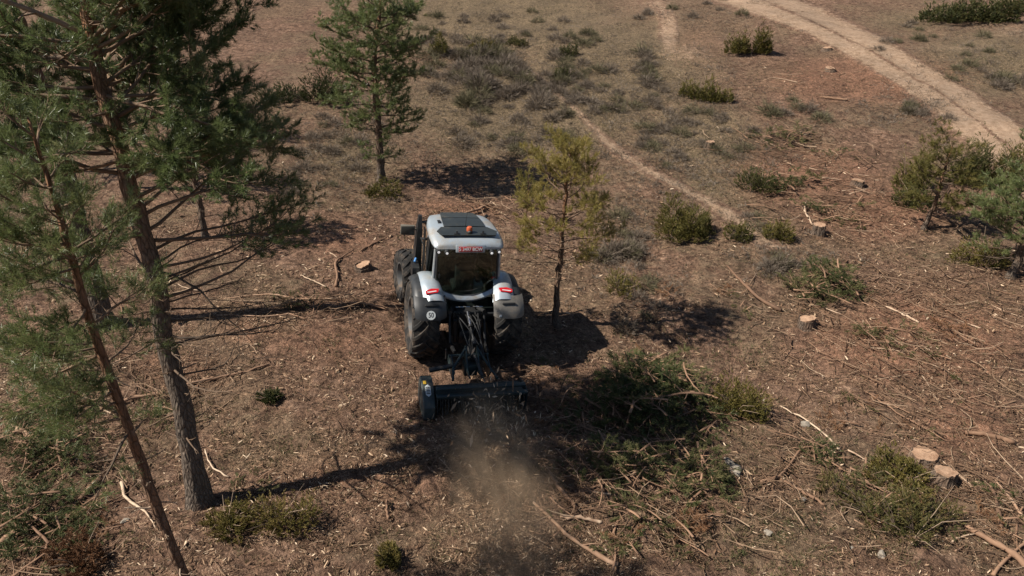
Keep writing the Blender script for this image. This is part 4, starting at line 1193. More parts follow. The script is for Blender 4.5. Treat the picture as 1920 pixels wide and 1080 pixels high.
mb = MB(); mb.tube([(-.86, -1.72, .70), (-.30, -1.66, .76)], .055, 12); mb.build('belt_shaft_tube', 'steel_dark', mul)
mb = MB(); mb.tube([(-.42, -1.30, .72), (-.44, -1.36, .92), (-.47, -1.42, 1.02)], [.03, .025, .02], 7); mb.build('stand_leg', 'steel_dark', mul)
mb = MB(); mb.tube([(.14, -1.60, .95), (.22, -2.12, .76)], .032, 8).tube([(.22, -2.12, .76), (.24, -2.3, .74)], .018, 8); mb.build('hood_cylinder', 'steel_dark', mul)

# ------------------------------------------------------------------ stumps and stones
def stump(label, px, py, dia, h, seed, tilt=0):
    g = np.random.default_rng(seed); b = G(px, py)
    root = empty('tree_stump', b, (tilt, g.uniform(-.06, .06), g.uniform(0, 6))); tag(root, label, 'stump')
    n = 22; a = np.arange(n) * 2 * math.pi / n
    lob = 1 + .16 * vnoise(np.cos(a) * 2 + 4, np.sin(a) * 2 + 4, seed) + .06 * g.normal(size=n)
    def ring(r, z): return [(r * l * math.cos(t), r * l * math.sin(t), z) for l, t in zip(lob, a)]
    mb = MB(); mb.loft([ring(dia * .66, -.12), ring(dia * .56, .05), ring(dia * .5, h * .6), ring(dia * .485, h), ring(dia * .45, h + .004)], caps=False)
    mb.bm.verts.ensure_lookup_table()
    o = mb.build('bark', 'bark', root)
    me = o.data; at = me.attributes.new('tint', 'FLOAT', 'POINT'); at.data.foreach_set('value', np.full(len(me.vertices), .15, np.float32))
    mb = MB(); tz_ = g.normal(0, .03, n) + .14 * g.normal() * np.cos(a + 1)
    mb.prism([(x, y, z - .03 + .4 * k) for (x, y, z), k in zip(ring(dia * .462, h), tz_)], (0, 0, .045)); mb.build('cut_face', 'cutwood', root)
    return root
for i, (px, py, d, h, lab) in enumerate([
    (1511, 612, .44, .24, 'large fresh stump with pale top and dark bark below the green brush heap'),
    (1533, 440, .40, .36, 'tall barked stump with reddish sawn top beyond the footpath'),
    (1731, 858, .46, .10, 'pale stump cut nearly level with the ground, lower right'),
    (1766, 902, .40, .26, 'pinkish stump beside the half-dead juniper'),
    (1331, 277, .36, .26, 'small stump with bright top on the grassy slope'),
    (680, 503, .42, .11, 'low torn stump on the cleared ground left of the cab'),
    (1607, 348, .42, .22, 'yellowish stump among brush below the road'),
    (1550, 94, .5, .14, 'flat grey stump closest to the road edge'),
    (1556, 133, .5, .16, 'grey stump under the road, second from the edge')]):
    stump(lab, px, py, d, h, 300 + i)

def stone(label, px, py, size, seed):
    g = np.random.default_rng(seed); b = G(px, py)
    bm = bmesh.new(); bmesh.ops.create_icosphere(bm, subdivisions=2, radius=.5)
    sc = np.array([1, .6 + .4 * g.random(), .45 + .25 * g.random()])
    for v in bm.verts:
        k = 1 + .28 * math.sin(v.co.x * 5 + seed) * math.cos(v.co.y * 6 - seed) + g.normal(0, .05)
        v.co = Vector((v.co.x * sc[0], v.co.y * sc[1], v.co.z * sc[2])) * size * k
    me = bpy.data.meshes.new('stone'); bm.to_mesh(me); bm.free()
    o = link('stone', me, M['stone']); o.location = b + np.array([0, 0, size * .10]); o.rotation_euler = (0, 0, g.uniform(0, 6))
    tag(o, label, 'stone')
for i, (px, py, sz, lab) in enumerate([(1511, 797, .24, 'flat grey stone under the bleached white branch'), (1376, 884, .34, 'pale limestone lump at the shadow edge of the brush pile'),
    (1366, 868, .22, 'long grey stone next to the pale limestone lump'), (1412, 746, .11, 'small white stone beside the yellow rounded shrub'), (1432, 752, .10, 'tiny pale stone right of the yellow rounded shrub'),
    (1440, 1000, .15, 'grey stone in the shadow patch near the lower edge'), (1652, 1042, .20, 'pale stone at the lower edge under the half-dead juniper'), (1598, 1030, .13, 'small stone below the rusty boughs'),
    (236, 978, .16, 'grey stone left of the leaning trunk'), (1110, 757, .10, 'white splinter-like stone in the dark of the brush pile'), (1505, 937, .14, 'stone at the end of the reddish branch')]):
    stone(lab, px, py, sz, 340 + i)

# ------------------------------------------------------------------ branches that can be told apart, lying on the ground
def wood(name, label, cat, pts, rad, tint, seed, lift=0.0, sides=8, forks=2, group=None, cut=True):
    g = np.random.default_rng(seed)
    P = ground(*np.array(pts, float).T)
    r = np.broadcast_to(np.asarray(rad, float), (2,))
    s = np.concatenate([[0], np.cumsum(np.linalg.norm(np.diff(P, axis=0), axis=1))]); s /= s[-1]
    q = np.linspace(0, 1, 12); Q = np.stack([np.interp(q, s, P[:, k]) for k in range(3)], -1)
    for _ in range(2): Q[1:-1] = (Q[:-2] + Q[1:-1] * 2 + Q[2:]) / 4
    rr = r[0] + (r[1] - r[0]) * q
    Q[:, 2] += rr * .9 + lift * np.sin(q * math.pi) + .02
    Q[1:-1] += g.normal(0, .01, (10, 3))
    b = Q[0].copy(); a = Acc()
    tube(a, Q - b, rr * (1 + .12 * g.normal(size=12)), sides, np.clip(tint + g.normal(0, .05, 12), 0, 1))
    for _ in range(forks):
        i = g.integers(3, 10); d = norm(norm(Q[i + 1] - Q[i]) + g.normal(0, .6, 3) + [0, 0, .15]); L = g.uniform(.15, .45)
        p = Q[i] - b
        tube(a, np.array([p, p + d * L * .5 + g.normal(0, .02, 3), p + d * L]), [rr[i] * .5, rr[i] * .35, .003], 4, tint, False)
    o = link(name, a.mesh(name), M['stick']); o.location = b
    return tag(o, label, cat, group)
W_ = [
 ('fallen_branch', 'dark curved branch on the bare slope left of the large fresh stump', [(1362, 500), (1400, 545), (1430, 570), (1464, 586)], (.030, .055), .28, 1),
 ('fallen_branch', 'long bleached white branch right of the shadow', [(1462, 763), (1500, 785), (1535, 808), (1576, 850)], (.014, .026), 1.0, 0),
 ('fallen_branch', 'reddish hooked branch curling around green brush', [(1425, 906), (1452, 902), (1478, 886), (1488, 858), (1508, 838), (1548, 842), (1560, 870)], (.035, .012), .45, 1),
 ('fallen_branch', 'straight reddish branch below the hooked one', [(1462, 902), (1500, 925), (1545, 950)], (.032, .028), .42, 0),
 ('fallen_branch', 'long pale crooked branch right of the dust cloud', [(1000, 945), (1040, 985), (1070, 1018), (1110, 1040), (1158, 1064)], (.022, .045), .68, 1),
 ('fallen_branch', 'short thick stripped branch lying crosswise below the brush pile', [(1050, 972), (1085, 978), (1130, 983)], (.032, .036), .8, 0),
 ('fallen_log', 'brown log running out of the lower right corner', [(1808, 992), (1850, 1018), (1890, 1043), (1945, 1082)], (.055, .065), .5, 0),
 ('fallen_branch', 'grey branch standing out beside the lower right log', [(1855, 905), (1866, 950), (1876, 992)], (.028, .035), .22, 2),
 ('fallen_branch', 'pale forked branch near the right edge', [(1866, 902), (1890, 940), (1928, 990)], (.022, .032), .75, 2),
 ('fallen_branch', 'bent branch crossing the lower right log', [(1935, 1012), (1895, 1042), (1860, 1082)], (.02, .034), .62, 1),
 ('fallen_log', 'short orange log with sawn end at the left edge', [(12, 800), (66, 826)], (.05, .055), .72, 0),
 ('fallen_log', 'log end pointing in from the left edge above the orange one', [(-20, 800), (42, 774)], (.04, .045), .55, 0),
 ('fallen_log', 'thick forked log end in the lower left heap', [(-20, 1045), (12, 1022), (34, 1004)], (.05, .065), .62, 1),
 ('fallen_log', 'dark cut log leaning out of the lower left heap', [(136, 962), (165, 930), (190, 900)], (.045, .05), .3, 1),
 ('fallen_log', 'reddish log with bright end behind the tall trunk', [(190, 772), (250, 752), (312, 741)], (.04, .042), .62, 1),
 ('fallen_branch', 'bare grey crooked branch between the two front trunks', [(229, 908), (233, 935), (255, 953), (278, 966), (292, 992)], (.030, .010), .95, 2),
 ('fallen_branch', 'small curved white branch at the foot of the tall pine', [(385, 845), (397, 882), (430, 897)], (.012, .016), 1.0, 0),
 ('fallen_branch', 'reddish branch sloping up to the right of the tall trunk', [(340, 728), (395, 716), (450, 705), (505, 686)], (.038, .02), .55, 2),
 ('fallen_branch', 'long thin branch across the clearing left of the tractor', [(420, 562), (500, 553), (560, 566), (642, 562)], (.016, .03), .72, 2),
 ('fallen_branch', 'long thin stick just above the trunk shadow', [(408, 593), (500, 598), (572, 588)], (.012, .018), .7, 1),
 ('fallen_branch', 'dark branch tipped with pale wood reaching the rear wheel', [(632, 570), (690, 574), (728, 583)], (.026, .014), .6, 1),
 ('fallen_branch', 'crooked branch bent like an elbow left of the front wheel', [(664, 470), (640, 486), (626, 497), (634, 518), (630, 540)], (.020, .045), .45, 2),
 ('fallen_branch', 'pale stick left of the elbow-shaped branch', [(564, 518), (585, 530), (612, 540)], (.014, .02), .9, 0),
 ('fallen_branch', 'thin dark branch behind the torn stump', [(735, 443), (700, 460), (675, 474)], (.018, .03), .35, 2),
 ('fallen_log', 'dark log with reddish side on the right slope', [(1808, 815), (1855, 823), (1900, 834)], (.045, .05), .42, 0),
 ('fallen_branch', 'very long thin branch slanting over the chips on the right', [(1620, 735), (1680, 778), (1720, 800), (1772, 828)], (.018, .014), .45, 3),
 ('fallen_branch', 'split pale trunk piece behind the large stump on the reddish slope', [(1660, 577), (1690, 592), (1722, 608)], (.022, .034), .9, 1),
 ('fallen_branch', 'reddish branch along the foot of the brush pile', [(1030, 890), (1050, 925), (1082, 958)], (.034, .04), .42, 1),
 ('fallen_log', 'bright split log in the heap behind the cab', [(842, 409), (880, 402), (905, 394), (922, 384)], (.03, .055), .62, 1),
 ('fallen_branch', 'grey branch leaning on the tall barked stump', [(1503, 390), (1515, 410), (1523, 424)], (.02, .034), .85, 0),
 ('fallen_branch', 'thick red branch lying below the road on the reddish clearing', [(1538, 184), (1565, 188), (1590, 190)], (.04, .05), .6, 0),
 ('fallen_branch', 'short brown stick upright to the lower edge left of the dust', [(725, 940), (727, 978)], (.02, .022), .4, 0),
]
for i, (nm, lab, pts, rad, t, fk) in enumerate(W_):
    wood(nm, lab, 'log' if nm == 'fallen_log' else 'branch', pts, rad, t, 400 + i, forks=fk, lift=.03)

ORD = ['leftmost', 'second', 'third', 'fourth', 'fifth', 'sixth', 'seventh', 'eighth', 'ninth', 'tenth', 'eleventh', 'twelfth']
def single_out(objs, lab):
    """a label of its own for each of a few alike things; for many, by where in the patch it lies"""
    n = len(objs)
    U, V_, _ = project(np.array([list(o.location) for o in objs]))
    grp = lab
    if n <= 12:
        for r_, i in enumerate(np.argsort(U)):
            objs[i]['label'] = lab + (', leftmost' if r_ == 0 else ', rightmost' if r_ == n - 1 else ', %s from left' % ORD[r_])
    else:
        rows = 3 if n > 20 else 2
        for ri, row in enumerate(np.array_split(np.argsort(V_), rows)):
            rn = ('top row', 'middle row', 'bottom row')[ri] if rows == 3 else ('upper row', 'lower row')[ri]
            row = row[np.argsort(U[row])]
            for r_, i in enumerate(row):
                if len(row) <= 12: w = 'leftmost' if r_ == 0 else 'rightmost' if r_ == len(row) - 1 else ORD[r_] + ' from left'
                else: w = ('left end', 'left half', 'right half', 'right end')[min(3, 4 * r_ // len(row))]
                objs[i]['label'] = lab + ', ' + rn + ', ' + w
    for o in objs: assert len(o['label'].split()) <= 16, o['label']

# smaller sticks: each its own object, built from a few shared shapes
stick_me = []
for i in range(18):
    g = np.random.default_rng(500 + i); a = Acc(); n = 7
    d = np.array([1., 0, 0]); P = [np.zeros(3)]
    bend = g.normal(0, .28)
    for k in range(n - 1):
        d = norm(d + [0, bend / 3 + g.normal(0, .10), g.normal(0, .05)]); P.append(P[-1] + d / (n - 1))
    P = np.array(P); t = [.30, .45, .60, .85, .50, .38][i % 6]
    rr = np.linspace(.030, .012, n) * g.uniform(.7, 1.2)
    tube(a, P, rr, 6, np.clip(t + g.normal(0, .06, n), 0, 1))
    for _ in range(g.integers(0, 3)):
        k = g.integers(1, n - 2); e = P[k] + norm(norm(P[k + 1] - P[k]) + g.normal(0, .6, 3) * [1, 1, .5]) * g.uniform(.15, .4)
        tube(a, np.array([P[k], (P[k] + e) / 2 + g.normal(0, .02, 3), e]), [.012, .008, .004], 4, t, False)
    stick_me.append(a.mesh('stick'))
    stick_me[-1].materials.append(M['stick'])

def lay(o, p, yaw, L, thick, lift=0, pitch=None):
    q = p + np.array([math.cos(yaw), math.sin(yaw), 0]) * L
    q[2] = float(H(q[0], q[1]))
    if pitch is None: pitch = math.atan2(q[2] - p[2], L)
    o.location = p + np.array([0, 0, .02 + lift])
    o.rotation_euler = (random.uniform(-.4, .4), -pitch, yaw)
    o.scale = (L, thick, thick)

ZONES = [  # cx, cy, rx, ry, count, length, label
 (1495, 285, 95, 42, 24, (.5, 1.3), 'stripped stick in the uppermost brush heap on the right slope'),
 (1560, 375, 130, 45, 34, (.5, 1.4), 'loose stick in the middle brush heap on the right slope'),
 (1640, 330, 50, 35, 8, (.5, 1.2), 'stick beside the narrow leaning juniper'),
 (1705, 555, 160, 60, 38, (.5, 1.4), 'broken stick on the reddish slope above the dark log'),
 (1740, 690, 160, 75, 36, (.4, 1.2), 'stick in the reddish litter above the level-cut stump'),
 (1850, 900, 80, 110, 20, (.4, 1.1), 'thin stick near the right edge around the lower right log'),
 (590, 572, 120, 26, 18, (.4, 1.2), 'thin stick in the brush strip left of the rear wheel'),
 (360, 715, 130, 40, 12, (.3, 1.0), 'stick around the foot of the brush behind the tall trunk'),
 (120, 780, 130, 40, 14, (.3, 1.0), 'stick in the shaded heap left of the leaning trunk'),
 (930, 394, 65, 20, 16, (.4, 1.0), 'split pale stick in the heap behind the cab'),
 (1150, 915, 110, 60, 26, (.4, 1.0), 'reddish stick tangled in the front of the big brush pile'),
 (1090, 800, 100, 60, 20, (.4, 1.0), 'stick in the dark side of the big brush pile'),
 (1600, 610, 70, 50, 10, (.3, .9), 'stick tangled behind the large fresh stump'),
 (700, 860, 220, 110, 16, (.2, .6), 'short stick on the cleared ground before the tall pine'),
 (1490, 880, 120, 80, 10, (.3, .8), 'stick in the small brush heaps under the bleached branch'),
 (280, 560, 110, 60, 10, (.3, .9), 'stick near the thick dark trunk'),
 (560, 480, 120, 50, 10, (.3, .8), 'stick on the cleared ground left of the front wheel'),
]
cnt = 0
for zi, (cx, cy, rx, ry, n, ln, lab) in enumerate(ZONES):
    g = np.random.default_rng(600 + zi); members = []
    P = ground(cx + rx * np.clip(g.normal(0, .6, n), -1.3, 1.3), cy + ry * np.clip(g.normal(0, .6, n), -1.3, 1.3))
    for p in P:
        o = bpy.data.objects.new('stick', stick_me[cnt % 18]); cnt += 1
        COL.objects.link(o)
        L = g.uniform(*ln); up = 'tangled' in lab or 'heap' in lab
        lay(o, p, g.normal(2.7, .7) + (math.pi if g.random() < .5 else 0), L, g.uniform(.35, .85) * (.6 + .4 * L), abs(g.normal(0, .10)) if up else .0,
            g.uniform(0, .5) if up and g.random() < .35 else None)
        members.append(tag(o, lab, 'stick', lab.replace('stick', 'sticks', 1)))
    single_out(members, lab)

# ------------------------------------------------------------------ cut boughs piled up
bough = {}
for ci, c in enumerate(('slash_green', 'slash_olive', 'slash_rust')):
    for v in range(3):
        g = np.random.default_rng(700 + ci * 10 + v); ba = Acc(); sh = []
        gen_branch(ba, sh, (0, 0, 0), (1, 0, .12), 1.0, .020, g, 9, True, .3, .10, .15, .5, .11, 1.0 if ci < 2 else .9, 3, .5, .1)
        S = np.concatenate(sh); fa = Acc()
        needles(fa, S[:, :3], S[:, 3:6], S[:, 6], 20, .065, .010, tint=S[:, 7], seed=800 + v)
        b1 = ba.mesh('bough_stem'); b1.materials.append(M['stick'])
        b2_ = fa.mesh('bough_needles', False); b2_.materials.append(M[c])
        bough[(ci, v)] = (b1, b2_)
PILES = [ # cx, cy, rx, ry, n, mound, (green, olive, rust), size, label
 (1215, 762, 105, 60, 84, 1.05, (.85, .15, 0), (.9, 1.5), 'dark green bough in the shaded back of the brush pile'),
 (1180, 860, 130, 50, 36, .45, (.55, .37, .08), (.6, 1.1), 'cut bough in the middle of the big brush pile'),
 (1310, 900, 95, 60, 24, .35, (.35, .65, 0), (.7, 1.2), 'olive bough on the sunny flank of the big brush pile'),
 (1305, 985, 30, 22, 7, .22, (0, 0, 1), (.5, .8), 'rust-brown dead bough in front of the big brush pile'),
 (1210, 985, 130, 60, 18, .25, (.25, .65, .1), (.7, 1.1), 'flattened olive bough along the front of the brush pile'),
 (80, 860, 100, 50, 34, .55, (.95, .05, 0), (.7, 1.2), 'dark green bough in the heap left of the leaning trunk'),
 (80, 985, 110, 65, 30, .5, (.75, .25, 0), (.7, 1.2), 'green bough in the lower left corner heap'),
 (60, 800, 80, 22, 14, .3, (.9, .1, 0), (.5, .9), 'shaded bough beside the orange log'),
 (185, 1005, 45, 40, 6, .25, (0, .1, .9), (.4, .7), 'rusty bough at the edge of the lower left heap'),
 (1550, 545, 65, 38, 32, .65, (.45, .55, 0), (.9, 1.5), 'green-olive bough in the heap behind the large fresh stump'),
 (1530, 850, 55, 26, 9, .28, (.7, .3, 0), (.4, .8), 'green bough under the end of the bleached branch'),
 (1590, 905, 70, 40, 12, .3, (.2, .75, .05), (.5, .9), 'olive bough around the hooked reddish branch'),
 (1635, 965, 80, 45, 8, .25, (0, .4, .6), (.5, .8), 'brown bough left of the half-dead juniper'),
 (1470, 262, 65, 20, 12, .5, (.15, .75, .1), (1.0, 1.6), 'olive bough in the uppermost brush heap'),
 (1560, 295, 50, 16, 5, .3, (.3, .6, .1), (.6, 1.0), 'bough at the right tail of the uppermost brush heap'),
 (1470, 342, 70, 16, 10, .45, (.6, .4, 0), (1.0, 1.6), 'green bough beside the small green cut bush'),
 (1575, 400, 90, 22, 10, .35, (.35, .55, .1), (.9, 1.4), 'bough in the middle brush heap near the tall barked stump'),
 (1620, 640, 70, 30, 9, .2, (.1, .75, .15), (.5, .9), 'olive bough lying in the litter right of the large fresh stump'),
 (1740, 640, 150, 70, 12, .12, (.05, .5, .45), (.7, 1.2), 'flat brown bough scattered over the reddish right slope'),
 (1640, 800, 120, 60, 12, .10, (.1, .5, .4), (.4, .8), 'small brown bough in the chips above the half-dead juniper'),
 (1860, 980, 70, 80, 10, .2, (.1, .6, .3), (.5, .9), 'olive bough beside the lower right log'),
 (1340, 560, 120, 50, 10, .08, (.1, .5, .4), (.4, .8), 'thin bough on the slope between young pine and large stump'),
 (560, 578, 70, 14, 8, .2, (.2, .6, .2), (.5, .9), 'bough in the strip of brush left of the rear wheel'),
 (300, 775, 80, 20, 9, .25, (.6, .4, 0), (.4, .8), 'green bough behind the foot of the leaning trunk'),
 (1185, 690, 50, 22, 7, .25, (.2, .7, .1), (.5, .9), 'olive bough on top of the mound under the young pine shadow'),
 (1015, 692, 40, 16, 6, .2, (0, .3, .7), (.4, .7), 'brown bough beside the mulcher end plate'),
 (1050, 760, 70, 40, 10, .25, (.2, .3, .5), (.5, .9), 'bough in the shadow between mulcher and brush pile'),
 (470, 905, 70, 40, 6, .1, (.2, .8, 0), (.4, .7), 'thin olive bough near the foot of the tall pine'),
]
for zi, (cx, cy, rx, ry, n, hgt, wts, sz, lab) in enumerate(PILES):
    g = np.random.default_rng(900 + zi); members = []
    n = max(4, int(round(n * .68))); sz = (sz[0] * 1.15, sz[1] * 1.15)
    ex = np.clip(g.normal(0, .5, n), -1.1, 1.1); ey = np.clip(g.normal(0, .5, n), -1.1, 1.1)
    P = ground(cx + rx * ex, cy + ry * ey)
    for p, a, b in zip(P, ex, ey):
        ci = g.choice(3, p=np.array(wts) / sum(wts)); m1, m2 = bough[(ci, int(g.integers(0, 3)))]
        o = bpy.data.objects.new('cut_bough', m1); COL.objects.link(o)
        c = bpy.data.objects.new('needles', m2); COL.objects.link(c); c.parent = o; c['kind'] = 'stuff'
        s_ = g.uniform(*sz); lift = hgt * max(0, 1 - (a * a + b * b) / 1.2) * g.uniform(.15, 1)
        yaw = g.uniform(0, 2 * math.pi)
        off = np.array([math.cos(yaw), math.sin(yaw), 0]) * s_ * .5
        o.location = p - off + np.array([0, 0, .03 + lift])
        o.rotation_euler = (g.uniform(-.45, .45), g.uniform(-.12, .3), yaw); o.scale = (s_, s_, s_ * .62)
        members.append(tag(o, lab, 'bough', lab.replace('bough', 'boughs', 1)))
    single_out(members, lab)

# ------------------------------------------------------------------ heath shrubs on the upper slope
shrub_me = []
for i in range(10):
    g = np.random.default_rng(1000 + i); a = Acc(); n = 130
    az = g.uniform(0, 6.283, n); ph = np.arccos(1 - g.uniform(0, 1, n) * .95)
    D = np.stack([np.cos(az) * np.sin(ph), np.sin(az) * np.sin(ph), np.cos(ph) * .8], -1)
    rr = (.28 + .26 * vnoise(np.cos(az) * 2 + 9, np.sin(az) * 2 + 9, i)) * g.uniform(.6, 1, n)
    P = D * rr[:, None] * .45 + g.normal(0, .05, (n, 3)) * [1, 1, 0]
    P[:, 2] = np.abs(P[:, 2])
    needles(a, P, D, rr * .6, 9, .12, .010, (10, 45), np.clip(g.normal(.5, .2, n), 0, 1), 1100 + i)
    me = a.mesh('heath_shrub', False); me.materials.append(M['heath' if i % 5 < 3 else 'heath_green']); shrub_me.append(me)
HEATH = [
 (905, 140, 85, 48, 62, (1.2, 2.0), 'grey-brown heath shrub in the thicket right of the solitary pine'),
 (1065, 115, 45, 60, 26, (.9, 1.6), 'dark heath shrub on the bank at the footpath top'),
 (950, 55, 150, 36, 22, (.8, 1.4), 'small heath shrub dotted on the green slope at the top'),
 (1085, 195, 70, 55, 24, (.8, 1.5), 'heath shrub beside the upper footpath'),
 (930, 240, 100, 38, 20, (.7, 1.3), 'low grey shrub between heath thicket and long crown shadow'),
 (1212, 115, 25, 45, 9, (1.0, 1.7), 'grey shrub left of the ragged spreading juniper'),
 (1240, 230, 95, 65, 30, (.6, 1.3), 'low shrub on the open slope above the round juniper'),
 (1165, 455, 40, 55, 14, (.8, 1.5), 'grey shrub clump right of the young pine'),
 (640, 255, 60, 70, 18, (.6, 1.2), 'low shrub left of the solitary pine foot'),
 (1350, 275, 70, 60, 14, (.5, 1.0), 'small shrub left of the uppermost brush heap'),
 (1490, 212, 55, 18, 9, (.8, 1.5), 'grey shrub under the reddish clearing'),
 (1290, 25, 80, 25, 9, (.7, 1.3), 'small shrub left of the road at the top'),
 (1720, 70, 70, 30, 10, (.7, 1.4), 'shrub above the road on the far side'),
 (1850, 100, 80, 40, 12, (.7, 1.4), 'shrub on the far slope under the big dark juniper'),
 (1890, 168, 30, 16, 4, (1.2, 2.0), 'wide dark shrub right of the road'),
 (1715, 205, 50, 25, 9, (.7, 1.3), 'shrub on the near side of the road bend'),
 (1235, 560, 60, 55, 9, (.5, 1.1), 'twiggy shrub in the shadow of the young pine'),
 (1468, 492, 45, 22, 7, (.7, 1.3), 'bare grey shrub at the lower end of the footpath'),
 (570, 330, 60, 50, 8, (.5, 1.0), 'low shrub at the edge of the pine shade'),
 (1420, 420, 50, 40, 7, (.5, 1.0), 'shrub along the lower footpath'),
]
for zi, (cx, cy, rx, ry, n, sz, lab) in enumerate(HEATH):
    g = np.random.default_rng(1200 + zi); members = []
    P = ground(cx + rx * np.clip(g.normal(0, .62, n), -1.25, 1.25), cy + ry * np.clip(g.normal(0, .62, n), -1.25, 1.25))
    for p in P:
        o = bpy.data.objects.new('heath_shrub', shrub_me[int(g.integers(0, 10))]); COL.objects.link(o)
        s_ = g.uniform(*sz); o.location = p - np.array([0, 0, .02]); o.rotation_euler = (0, 0, g.uniform(0, 6.28)); o.scale = (s_, s_, s_ * g.uniform(.7, 1.1))
        members.append(tag(o, lab, 'shrub', lab.replace('shrub', 'shrubs', 1)))
    single_out(members, lab)

# ------------------------------------------------------------------ litter nobody could count: chips, twigs, dry grass
def scatter(n, y0, y1, seed, weight):
    g = np.random.default_rng(seed); out = []
    got = 0
    while got < n:
        u = g.uniform(-120, 2040, n); v = y0 + (y1 - y0) * g.uniform(0, 1, n)
        w = weight(u, v); k = g.random(n) < w
        out.append(np.stack([u[k], v[k]], -1)); got += k.sum()
    q = np.concatenate(out)[:n]
    return ground(q[:, 0], q[:, 1]), q

def cleared(u, v):
    w = .75 * np.clip((v - 330) / 120, .05, 1) * (1 - .7 * blobs(u, v, GRASS))
    w = np.maximum(w, blobs(u, v, RED) * .9)
    w = np.maximum(w, blobs(u, v, [(1580, 720, 130, 80, 1), (940, 950, 150, 120, 1), (750, 880, 250, 120, .9), (640, 480, 150, 80, .8)]))
    return w * np.clip(fbm(u / 60., v / 36., 3, 3) * 3.2 - 1.05, .06, 1)
g = np.random.default_rng(1300)
P, q = scatter(112000, -10, 1130, 1301, cleared)
stripw = lambda u, v: blobs(u, v, [(930, 930, 70, 130, 1), (900, 820, 60, 60, .8), (980, 1040, 90, 60, .9)])
P2_, q2_ = scatter(12000, 740, 1130, 1307, stripw)
P = np.concatenate([P, P2_])
n = len(P); dep = np.hypot(P[:, 1], CAM_H)
yaw = g.uniform(0, 6.283, n); L = g.gamma(1.3, .028, n) + .014; L *= np.clip(dep / 17, .8, 1.7); L = np.minimum(L, .19); Wd = L * g.uniform(.08, .32, n)
tl_ = g.normal(0, .25, n)
A = np.stack([np.cos(yaw) * np.cos(tl_), np.sin(yaw) * np.cos(tl_), np.sin(tl_)], -1) * L[:, None]
B = norm(np.stack([-np.sin(yaw), np.cos(yaw), g.normal(0, .5, n)], -1)) * Wd[:, None]
P = P + np.array([0, 0, 1.]) * (.030 + g.random(n) * .025)[:, None]
v = np.stack([P - A * .5 - B * .12, P - A * .2 + B * .5, P + A * .5 + B * .15, P + A * .25 - B * .45], 1).reshape(-1, 3)
tn = np.clip(np.where(g.random(n) < .14, g.normal(.82, .14, n), g.normal(.38, .22, n)), 0, 1)
a = Acc(); i4 = np.arange(n * 4).reshape(-1, 4); a.add(v, None, i4, np.repeat(tn, 4))
tag(link('wood_chips', a.mesh('wood_chips', False), M['chips']), 'pale wood chips strewn over the cleared ground', 'chips', kind='stuff')

brushy = lambda u, v: blobs(u, v, [(1500, 290, 110, 50, 1), (1570, 390, 140, 60, 1), (1720, 560, 180, 70, 1), (1740, 690, 190, 90, .9), (1600, 620, 80, 60, .8), (1840, 900, 110, 130, .7), (580, 575, 130, 30, .8), (330, 720, 160, 50, .8), (110, 790, 140, 60, .8),
    (1130, 890, 150, 80, 1), (1240, 960, 160, 70, .8), (1500, 880, 140, 80, .8), (930, 394, 80, 24, 1), (1040, 760, 90, 60, .8), (1550, 160, 150, 40, .5), (1640, 950, 130, 70, .6), (60, 950, 140, 120, .6)])
P, q = scatter(9500, -10, 1130, 1302, cleared)
PB, qB = scatter(3600, -10, 1130, 1308, brushy)
P = np.concatenate([P, PB])
n = len(P); g = np.random.default_rng(1303)
yaw = g.normal(2.7, 1.1, n); L = g.gamma(2.2, .075, n) + .06; L[-len(PB):] = g.gamma(3.0, .13, len(PB)) + .15; L *= np.clip(np.hypot(P[:, 1], CAM_H) / 17, .8, 1.6)
d = np.stack([np.cos(yaw), np.sin(yaw), g.normal(0, .12, n)], -1); lat = np.stack([-np.sin(yaw), np.cos(yaw), np.zeros(n)], -1)
cv = (g.normal(0, .22, n) * L)[:, None]
q0 = P + [0, 0, .035]; q0[-len(PB):, 2] += np.abs(g.normal(0, .07, len(PB))); pts = np.stack([q0 - d * L[:, None] * .5, q0 - d * L[:, None] * .15 + lat * cv * .8, q0 + d * L[:, None] * .2 + lat * cv, q0 + d * L[:, None] * .5], 1)
for k in range(4):
    pts[:, k, 2] = np.maximum(pts[:, k, 2], H(pts[:, k, 0], pts[:, k, 1]) + .025)
r = (.004 + .013 * L)[:, None] * g.uniform(.5, 1.0, (n, 1)); rr = r * np.array([[1, .9, .7, .35]])
rings = []
for k in range(3):
    t = 2 * math.pi * k / 3
    rings.append(pts + rr[..., None] * (math.cos(t) * lat[:, None] + math.sin(t) * np.array([0, 0, 1.])))
V = np.stack(rings, 2)                                   # n,4,3,3
base = np.arange(n)[:, None] * 12
F = []
for s_ in range(3):
    for k in range(3):
        k2 = (k + 1) % 3
        F.append(np.concatenate([base + s_ * 3 + k, base + s_ * 3 + k2, base + (s_ + 1) * 3 + k2, base + (s_ + 1) * 3 + k], 1))
a = Acc(); a.add(V.reshape(-1, 3), None, np.concatenate(F), np.repeat(np.clip(g.normal(.45, .22, n), 0, 1), 12))
tag(link('litter_twigs', a.mesh('litter_twigs'), M['twigs']), 'thin broken twigs littering the cleared ground', 'twigs', kind='stuff')

